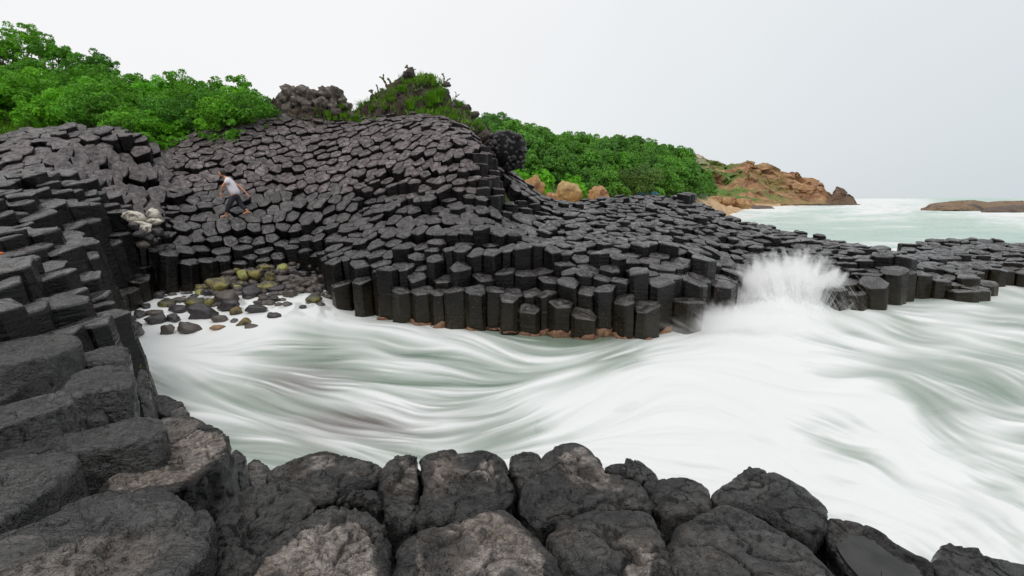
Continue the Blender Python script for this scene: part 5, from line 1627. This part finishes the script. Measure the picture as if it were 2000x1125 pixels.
# ------------------------------------------------------------------ splash: spray arcs and hanging mist over the inlet
def spray_mat():
    m, nt, b = new_mat('spray')
    b.inputs['Base Color'].default_value = (.95, .96, .96, 1)
    b.inputs['Roughness'].default_value = .7
    out = nt.nodes['Material Output']
    t = N(nt, 'ShaderNodeBsdfTransparent')
    mx = N(nt, 'ShaderNodeMixShader', {0: mrange(nt, attr(nt, 'thin'), 0, 1, .6, 0.0), 1: t.outputs[0], 2: b.outputs[0]})
    nt.links.new(mx.outputs[0], out.inputs['Surface'])
    return m
M_spray = spray_mat()
def spray(name, label, n, base, seed, vz, vx, w0=.003, plumes=16, spread=.45):
    """thrown water: ragged plumes, each a bundle of short curved threads and droplets"""
    r = np.random.default_rng(seed)
    pl = []
    for _ in range(plumes):
        u = r.normal() * spread
        pl.append((u, r.normal() * .15, r.uniform(.45, 1.0) * math.exp(-(u / 1.0) ** 2), u * vx + r.normal() * .9, r.normal() * .5 - .2))
    V, F, T = [], [], []
    off = 0
    for i in range(n):
        u, dy, st, hx, hy = pl[r.integers(plumes)]
        p0 = np.array([base[0] + u + r.normal() * .10, base[1] + dy + r.normal() * .10, base[2]])
        v0 = np.array([hx + r.normal() * .45, hy + r.normal() * .3, vz * st * r.uniform(.35, 1.05) + .3])
        ta = v0[2] / 4.9 * r.uniform(.3, 1.25)
        tb = ta + r.uniform(.04, .16) if i % 3 else ta + .012
        k = 5 if i % 3 else 2
        w = w0 * (r.uniform(.4, 1.5) if i % 3 else r.uniform(1.0, 2.4))
        ts = np.linspace(ta * .8, tb, k)
        for q, t in enumerate(ts):
            p = p0 + v0 * t + np.array([0, 0, -4.9]) * t * t
            ww = w * math.sin(math.pi * (q + .4) / k)
            V += [p + (-ww, 0, 0), p + (ww * .5, -ww * .8, 0), p + (ww * .5, ww * .8, 0)]
            T += [min(1, abs(2 * (q + .5) / k - 1))] * 3
            if q:
                o = off + q * 3
                for a in range(3): F.append((o - 3 + a, o - 3 + (a + 1) % 3, o + (a + 1) % 3, o + a))
        off += k * 3
    o = obj(name, mesh_data(name, np.array(V), F, M_spray, True, {'thin': np.array(T)}))
    tag(o, label, 'spray', kind='stuff')
bx_, by_, _z = W(1535, 600, 13.85)
spray('spray', 'white burst of spray thrown up where the wave hits the inlet', 2600, (bx_ - .35, by_ - .35, .35), 1, 4.1, .9, w0=.0024, plumes=26, spread=.5)
bx2, by2, _z = W(1440, 620, 12.9)
spray('low_spray', 'fringe of low spray trailing from the cliff corner', 1500, (bx2, by2, .1), 2, 2.0, 2.2, w0=.0026, plumes=14, spread=.6)
def mist(name, label, loc, rad, density, seed):
    V, F = ICO[3]
    me = mesh_data(name, V * np.array(rad), F, None)
    m = bpy.data.materials.new(name); m.use_nodes = True
    nt = m.node_tree
    nt.nodes.clear()
    out = N(nt, 'ShaderNodeOutputMaterial')
    P = N(nt, 'ShaderNodeTexCoord').outputs['Object']
    q = N(nt, 'ShaderNodeMapping', {'Vector': P, 'Scale': tuple(1 / a for a in rad)}).outputs[0]
    ln = N(nt, 'ShaderNodeVectorMath', {0: q}, operation='LENGTH').outputs['Value']
    xyz = N(nt, 'ShaderNodeSeparateXYZ', {0: P})
    an = math2(nt, 'ARCTAN2', xyz.outputs['X'], math2(nt, 'ADD', xyz.outputs['Z'], rad[2] * 1.0))
    cv = N(nt, 'ShaderNodeCombineXYZ', {0: math2(nt, 'MULTIPLY', an, 3.4), 1: math2(nt, 'MULTIPLY', ln, .7), 2: math2(nt, 'MULTIPLY', xyz.outputs['Y'], 1.2)}).outputs[0]
    ray = noise(nt, cv, 2.2, 5, .65)
    ln = math2(nt, 'MULTIPLY', ln, mrange(nt, ray, .35, .65, .85, 1.5))
    f = mrange(nt, ln, 1.0, 0.1, 0, 1)
    f = math2(nt, 'POWER', f, 1.7)
    nz_ = mrange(nt, noise(nt, N(nt, 'ShaderNodeMapping', {'Vector': P, 'Scale': (1, 1, .6)}).outputs[0], 2.6, 4, .6), .42, .60, .5, 1.3)
    dn = math2(nt, 'MULTIPLY', math2(nt, 'MULTIPLY', f, nz_), density)
    v = N(nt, 'ShaderNodeVolumePrincipled', {'Color': (.998, .998, .998, 1), 'Density': dn, 'Anisotropy': 0.0})
    nt.links.new(v.outputs[0], out.inputs['Volume'])
    me.materials.append(m)
    o = obj(name, me); o.location = loc
    tag(o, label, 'mist', kind='stuff')
mist('mist', 'soft white mist hanging in the burst of spray', (bx_ - .1, by_ - .1, .22), (2.0, .8, 1.5), 60, 1)
x_, y_, _z = W(1380, 650, 11.6)
mist('low_mist', 'low haze of spray drifting off the surge along the cliff corner', (x_ + .4, y_ - .2, .18), (2.4, 1.0, .55), 8.0, 2)

# ------------------------------------------------------------------ the runner on the columns
def skin_fig(name, verts, edges, radii, mat, parent, sub=2, root=0):
    me = bpy.data.meshes.new(name)
    me.from_pydata(verts, edges, [])
    o = obj(name, me, parent)
    sm = o.modifiers.new('skin', 'SKIN'); sm.use_smooth_shade = True
    sk = me.skin_vertices[0].data if me.skin_vertices else None
    if sk is None:
        me.attributes
    for i, r_ in enumerate(radii):
        sk[i].radius = (r_, r_) if not isinstance(r_, tuple) else r_
        sk[i].use_root = (i == root)
    o.modifiers.new('sub', 'SUBSURF').levels = sub
    o.modifiers['sub'].render_levels = sub
    me.materials.append(mat)
    return o
def flat(name, c, rough=.8):
    m, nt, b = new_mat(name)
    P = N(nt, 'ShaderNodeTexCoord').outputs['Object']
    nt.links.new(mixc(nt, noise(nt, P, 14, 4), col(*[k * .85 for k in c]), col(*[min(.9, k * 1.1) for k in c])), b.inputs['Base Color'])
    b.inputs['Roughness'].default_value = rough
    return m
M_skin = flat('skin', (.50, .24, .14), .5); M_shirt = flat('white_shirt', (.78, .74, .80)); M_trs = flat('dark_trousers', (.028, .024, .038)); M_hair = flat('hair', (.012, .011, .012), .5)
def blob(name, c, r_, mat, parent, rot=(0, 0, 0), fn=None):
    V, F = ICO[3]
    V = V.copy()
    if fn is not None: V = fn(V)
    M = np.array(Matrix.Rotation(rot[1], 3, 'Y') @ Matrix.Rotation(rot[0], 3, 'X') @ Matrix.Rotation(rot[2], 3, 'Z'))
    V = (V * np.array(r_)) @ M.T + np.array(c)
    return obj(name, mesh_data(name, V, F, mat), parent)
def head_fn(V):
    V = V.copy()
    f = np.clip(-V[:, 0], 0, 1)          # the face looks towards -x
    jaw = sstep(0.0, -1.0, V[:, 2])
    V[:, 1] *= 1 - .28 * jaw
    V[:, 0] *= 1 - .12 * jaw
    nose = np.exp(-((V[:, 1] / .13) ** 2 + ((V[:, 2] + .12) / .16) ** 2)) * (V[:, 0] < 0)
    V[:, 0] -= .22 * nose
    eye = (np.exp(-(((np.abs(V[:, 1]) - .33) / .15) ** 2 + ((V[:, 2] - .08) / .10) ** 2))) * (V[:, 0] < 0)
    V[:, 0] += .09 * eye
    mouth = np.exp(-((V[:, 1] / .26) ** 2 + ((V[:, 2] + .50) / .045) ** 2)) * (V[:, 0] < 0)
    V[:, 0] += .05 * mouth
    ear = np.exp(-(((V[:, 0] - .05) / .14) ** 2 + ((V[:, 2] + .02) / .22) ** 2))
    V[:, 1] += np.sign(V[:, 1]) * .13 * ear * (np.abs(V[:, 1]) > .6)
    return V
f1 = hit(440, 423, 14, 21); f2 = hit(484, 414, 14, 21)
print('feet', f1, f2)
FX, FY = f1[0], f1[1]
z1 = top_at(f1[0], f1[1]); 
sc = FY / 17.0
Pn = lambda px_, py_, dy=0.0: tuple(np.array(W(px_, py_, FY + .15 + dy)) )
dz = z1 - Pn(440, 422)[2]
def Q(px_, py_, dy=0.0):
    p = Pn(px_, py_, dy); return (p[0], p[1], p[2] + dz)
person = empty('person', (0, 0, 0))
tag(person, 'person in a white shirt and dark trousers stepping barefoot across the columns, leaning forward', 'person')
# joints
hip, wai, chest, neck, headb = Q(460, 380), Q(458, 371), Q(450, 354), Q(441, 345), Q(437, 342)
hl, hr = Q(456, 382, -.09), Q(463, 382, .09)
kl, al, tl = Q(446, 400, -.12), Q(441, 418, -.10), Q(434, 422.5, -.10)
kr, ar_, tr_ = Q(470, 399, .12), Q(484, 410, .15), Q(483, 416, .15)
sl, sr = Q(444, 350, -.17), Q(447, 350, .17)
el, wl = Q(434, 362, -.24), Q(432, 374, -.20)
er, wr = Q(468, 362, .26), Q(481, 375, .24)
body_v = [hip, wai, chest, neck, headb, hl, kl, al, tl, hr, kr, ar_, tr_, sl, el, wl, sr, er, wr]
body_e = [(0, 1), (1, 2), (2, 3), (3, 4), (0, 5), (5, 6), (6, 7), (7, 8), (0, 9), (9, 10), (10, 11), (11, 12), (2, 13), (13, 14), (14, 15), (2, 16), (16, 17), (17, 18)]
body_r = [.12, .11, .13, .055, .05, .085, .058, .038, .03, .085, .058, .038, .03, .055, .04, .028, .055, .04, .028]
skin_fig('body', body_v, body_e, body_r, M_skin, person, 2)
blob('head', Q(433, 337), (.100, .078, .118), M_skin, person, (0, -.35, 0), head_fn)
blob('hair', Q(434.2, 334.8), (.108, .088, .105), M_hair, person, (0, -.2, 0), lambda V: V * np.where(((V[:, 0] < -.35) & (V[:, 2] < .35))[:, None], .8, 1.0))
skin_fig('shirt', [hip, wai, chest, Q(443, 347), sl, Q(439, 357, -.21), sr, Q(458, 357, .22)], [(0, 1), (1, 2), (2, 3), (2, 4), (4, 5), (2, 6), (6, 7)], [.16, .17, .19, .08, .09, .075, .09, .075], M_shirt, person, 2)
skin_fig('trousers', [Q(459, 377), hip, hl, kl, Q(441.5, 414, -.1), hr, kr, Q(481, 407, .14)], [(0, 1), (1, 2), (2, 3), (3, 4), (1, 5), (5, 6), (6, 7)], [.135, .135, .105, .08, .06, .105, .08, .06], M_trs, person, 2, 1)
def hand(wrist, dirv, side, name='hand'):
    w = Vector(wrist); d = Vector(dirv).normalized()
    s = Vector(side).normalized()
    v = [tuple(w), tuple(w + d * .05), tuple(w + d * .085)]
    e_ = [(0, 1), (1, 2)]; r_ = [.024, .034, .030]
    for k, (a, l) in enumerate([(-.030, .065), (-.010, .078), (.010, .072), (.030, .055)]):
        i = len(v)
        c = w + d * .09 + s * a
        v += [tuple(c), tuple(c + d * l * .5), tuple(c + d * l * .85 + Vector((0, 0, -.02)))]
        e_ += [(2, i), (i, i + 1), (i + 1, i + 2)]; r_ += [.011, .009, .007]
    i = len(v)
    c = w + d * .035 - s * .035
    v += [tuple(c), tuple(c + d * .04 - s * .03)]; e_ += [(1, i), (i, i + 1)]; r_ += [.013, .009]
    skin_fig(name, v, e_, r_, M_skin, person, 1)
hand(wl, (-.15, -.1, -1), (1, .2, 0)); hand(wr, (.6, -.1, -.7), (.3, 1, 0))
def foot(ank, toe):
    a, t = Vector(ank), Vector(toe)
    d = (t - a); d.z = 0; d.normalize()
    v = [tuple(a + Vector((0, 0, .01))), tuple(a - d * .05 + Vector((0, 0, -.055))), tuple(a + d * .08 + Vector((0, 0, -.045))), tuple(a + d * .17 + Vector((0, 0, -.065)))]
    skin_fig('foot', v, [(0, 1), (0, 2), (2, 3)], [.036, .036, .04, .032], M_skin, person, 2)
foot(Q(440.5, 418.5, -.1), Q(430, 422, -.12)); foot(Q(484.5, 411, .15), Q(476, 416, .12))

# ------------------------------------------------------------------ far beach: parasols and a few people
def parasol(px_, py_, Y_, label, rr=.5):
    x, y, z = W(px_, py_, Y_)
    g = 1.4
    root = empty('parasol', (x, y, g))
    tag(root, label, 'parasol', 'parasols on the far beach')
    h = z - g
    V, F = [(0, 0, h)], []
    n = 10
    for k in range(n): V.append((math.cos(k * 2 * math.pi / n) * rr, math.sin(k * 2 * math.pi / n) * rr, h - .2))
    for k in range(n): V.append((math.cos(k * 2 * math.pi / n) * rr, math.sin(k * 2 * math.pi / n) * rr, h - .32))
    for k in range(n): F += [(0, 1 + k, 1 + (k + 1) % n), (1 + k, 1 + n + k, 1 + n + (k + 1) % n, 1 + (k + 1) % n)]
    obj('canopy', mesh_data('canopy', V, F, M_par, False), root)
    v, f = tube([(0, 0, -.3), (0, 0, h * .5), (0, 0, h - .05)], [.03, .03, .025])
    obj('pole', mesh_data('pole', v, f, M_bark), root)
M_par = flat('blue_cloth', (.02, .17, .42), .7)
parasol(1254, 374.5, 57, 'left of the two blue beach parasols below the wooded hill')
parasol(1277, 373.5, 56, 'right of the two blue beach parasols, the larger and brighter one')
# orange scrap on the left terrace
h_ = hit(15, 500, 4, 10)
if h_ is not None:
    me = stone('orange_peel', flat('orange_peel', (.75, .16, .04), .6), 77, (.035, .03, .02), sub=3, boxy=.3, rough=.3)
    o = obj('orange_scrap', me); o.location = (h_[0], h_[1] - .1, top_at(h_[0], h_[1]) + .03)
    tag(o, 'small orange scrap lying on the left basalt terrace', 'litter')
# rain pools held in the hollows of the near columns
def pool(name, px_poly, z, mat, label, green=False):
    P = smooth_loop([Wz(a, b, z) for a, b in px_poly], 60, 3)
    c = P.mean(0)
    V = [tuple(c)] + [tuple(p) for p in P] + [tuple(c + (p - c) * 1.02 + np.array((0, 0, -.03))) for p in P]
    n = len(P)
    F = [(0, 1 + k, 1 + (k + 1) % n) for k in range(n)] + [(1 + k, 1 + n + k, 1 + n + (k + 1) % n, 1 + (k + 1) % n) for k in range(n)]
    tag(obj(name, mesh_data(name, V, F, mat, False)), label, 'puddle', 'rain pools on the near columns')
def pool_mat(name, c):
    m, nt, b = new_mat(name)
    P = N(nt, 'ShaderNodeNewGeometry').outputs['Position']
    nt.links.new(mixc(nt, mrange(nt, noise(nt, P, 6, 5), .4, .62), col(*c), col(c[0] * .4, c[1] * .45, c[2] * .4)), b.inputs['Base Color'])
    b.inputs['Roughness'].default_value = .03; b.inputs['IOR'].default_value = 1.33
    nt.links.new(N(nt, 'ShaderNodeBump', {'Strength': .15, 'Distance': .004, 'Height': noise(nt, P, 9, 2)}).outputs[0], b.inputs['Normal'])
    return m
M_poolg = pool_mat('green_pool', (.060, .055, .016)); M_poolk = pool_mat('dark_pool', (.035, .034, .033))

pool('rain_pool', [(205,950),(225,922),(262,900),(320,875),(350,900),(330,930),(290,948),(235,957)], 1.300, M_poolg, 'shallow green rain pool in the brown column top beside the cove')
pool('rain_pool', [(1622,1040),(1650,1025),(1700,1032),(1750,1062),(1805,1092),(1815,1150),(1760,1190),(1700,1150),(1645,1090)], 1.268, M_poolk, 'broad dark rain pool with specks on the lower right slab')
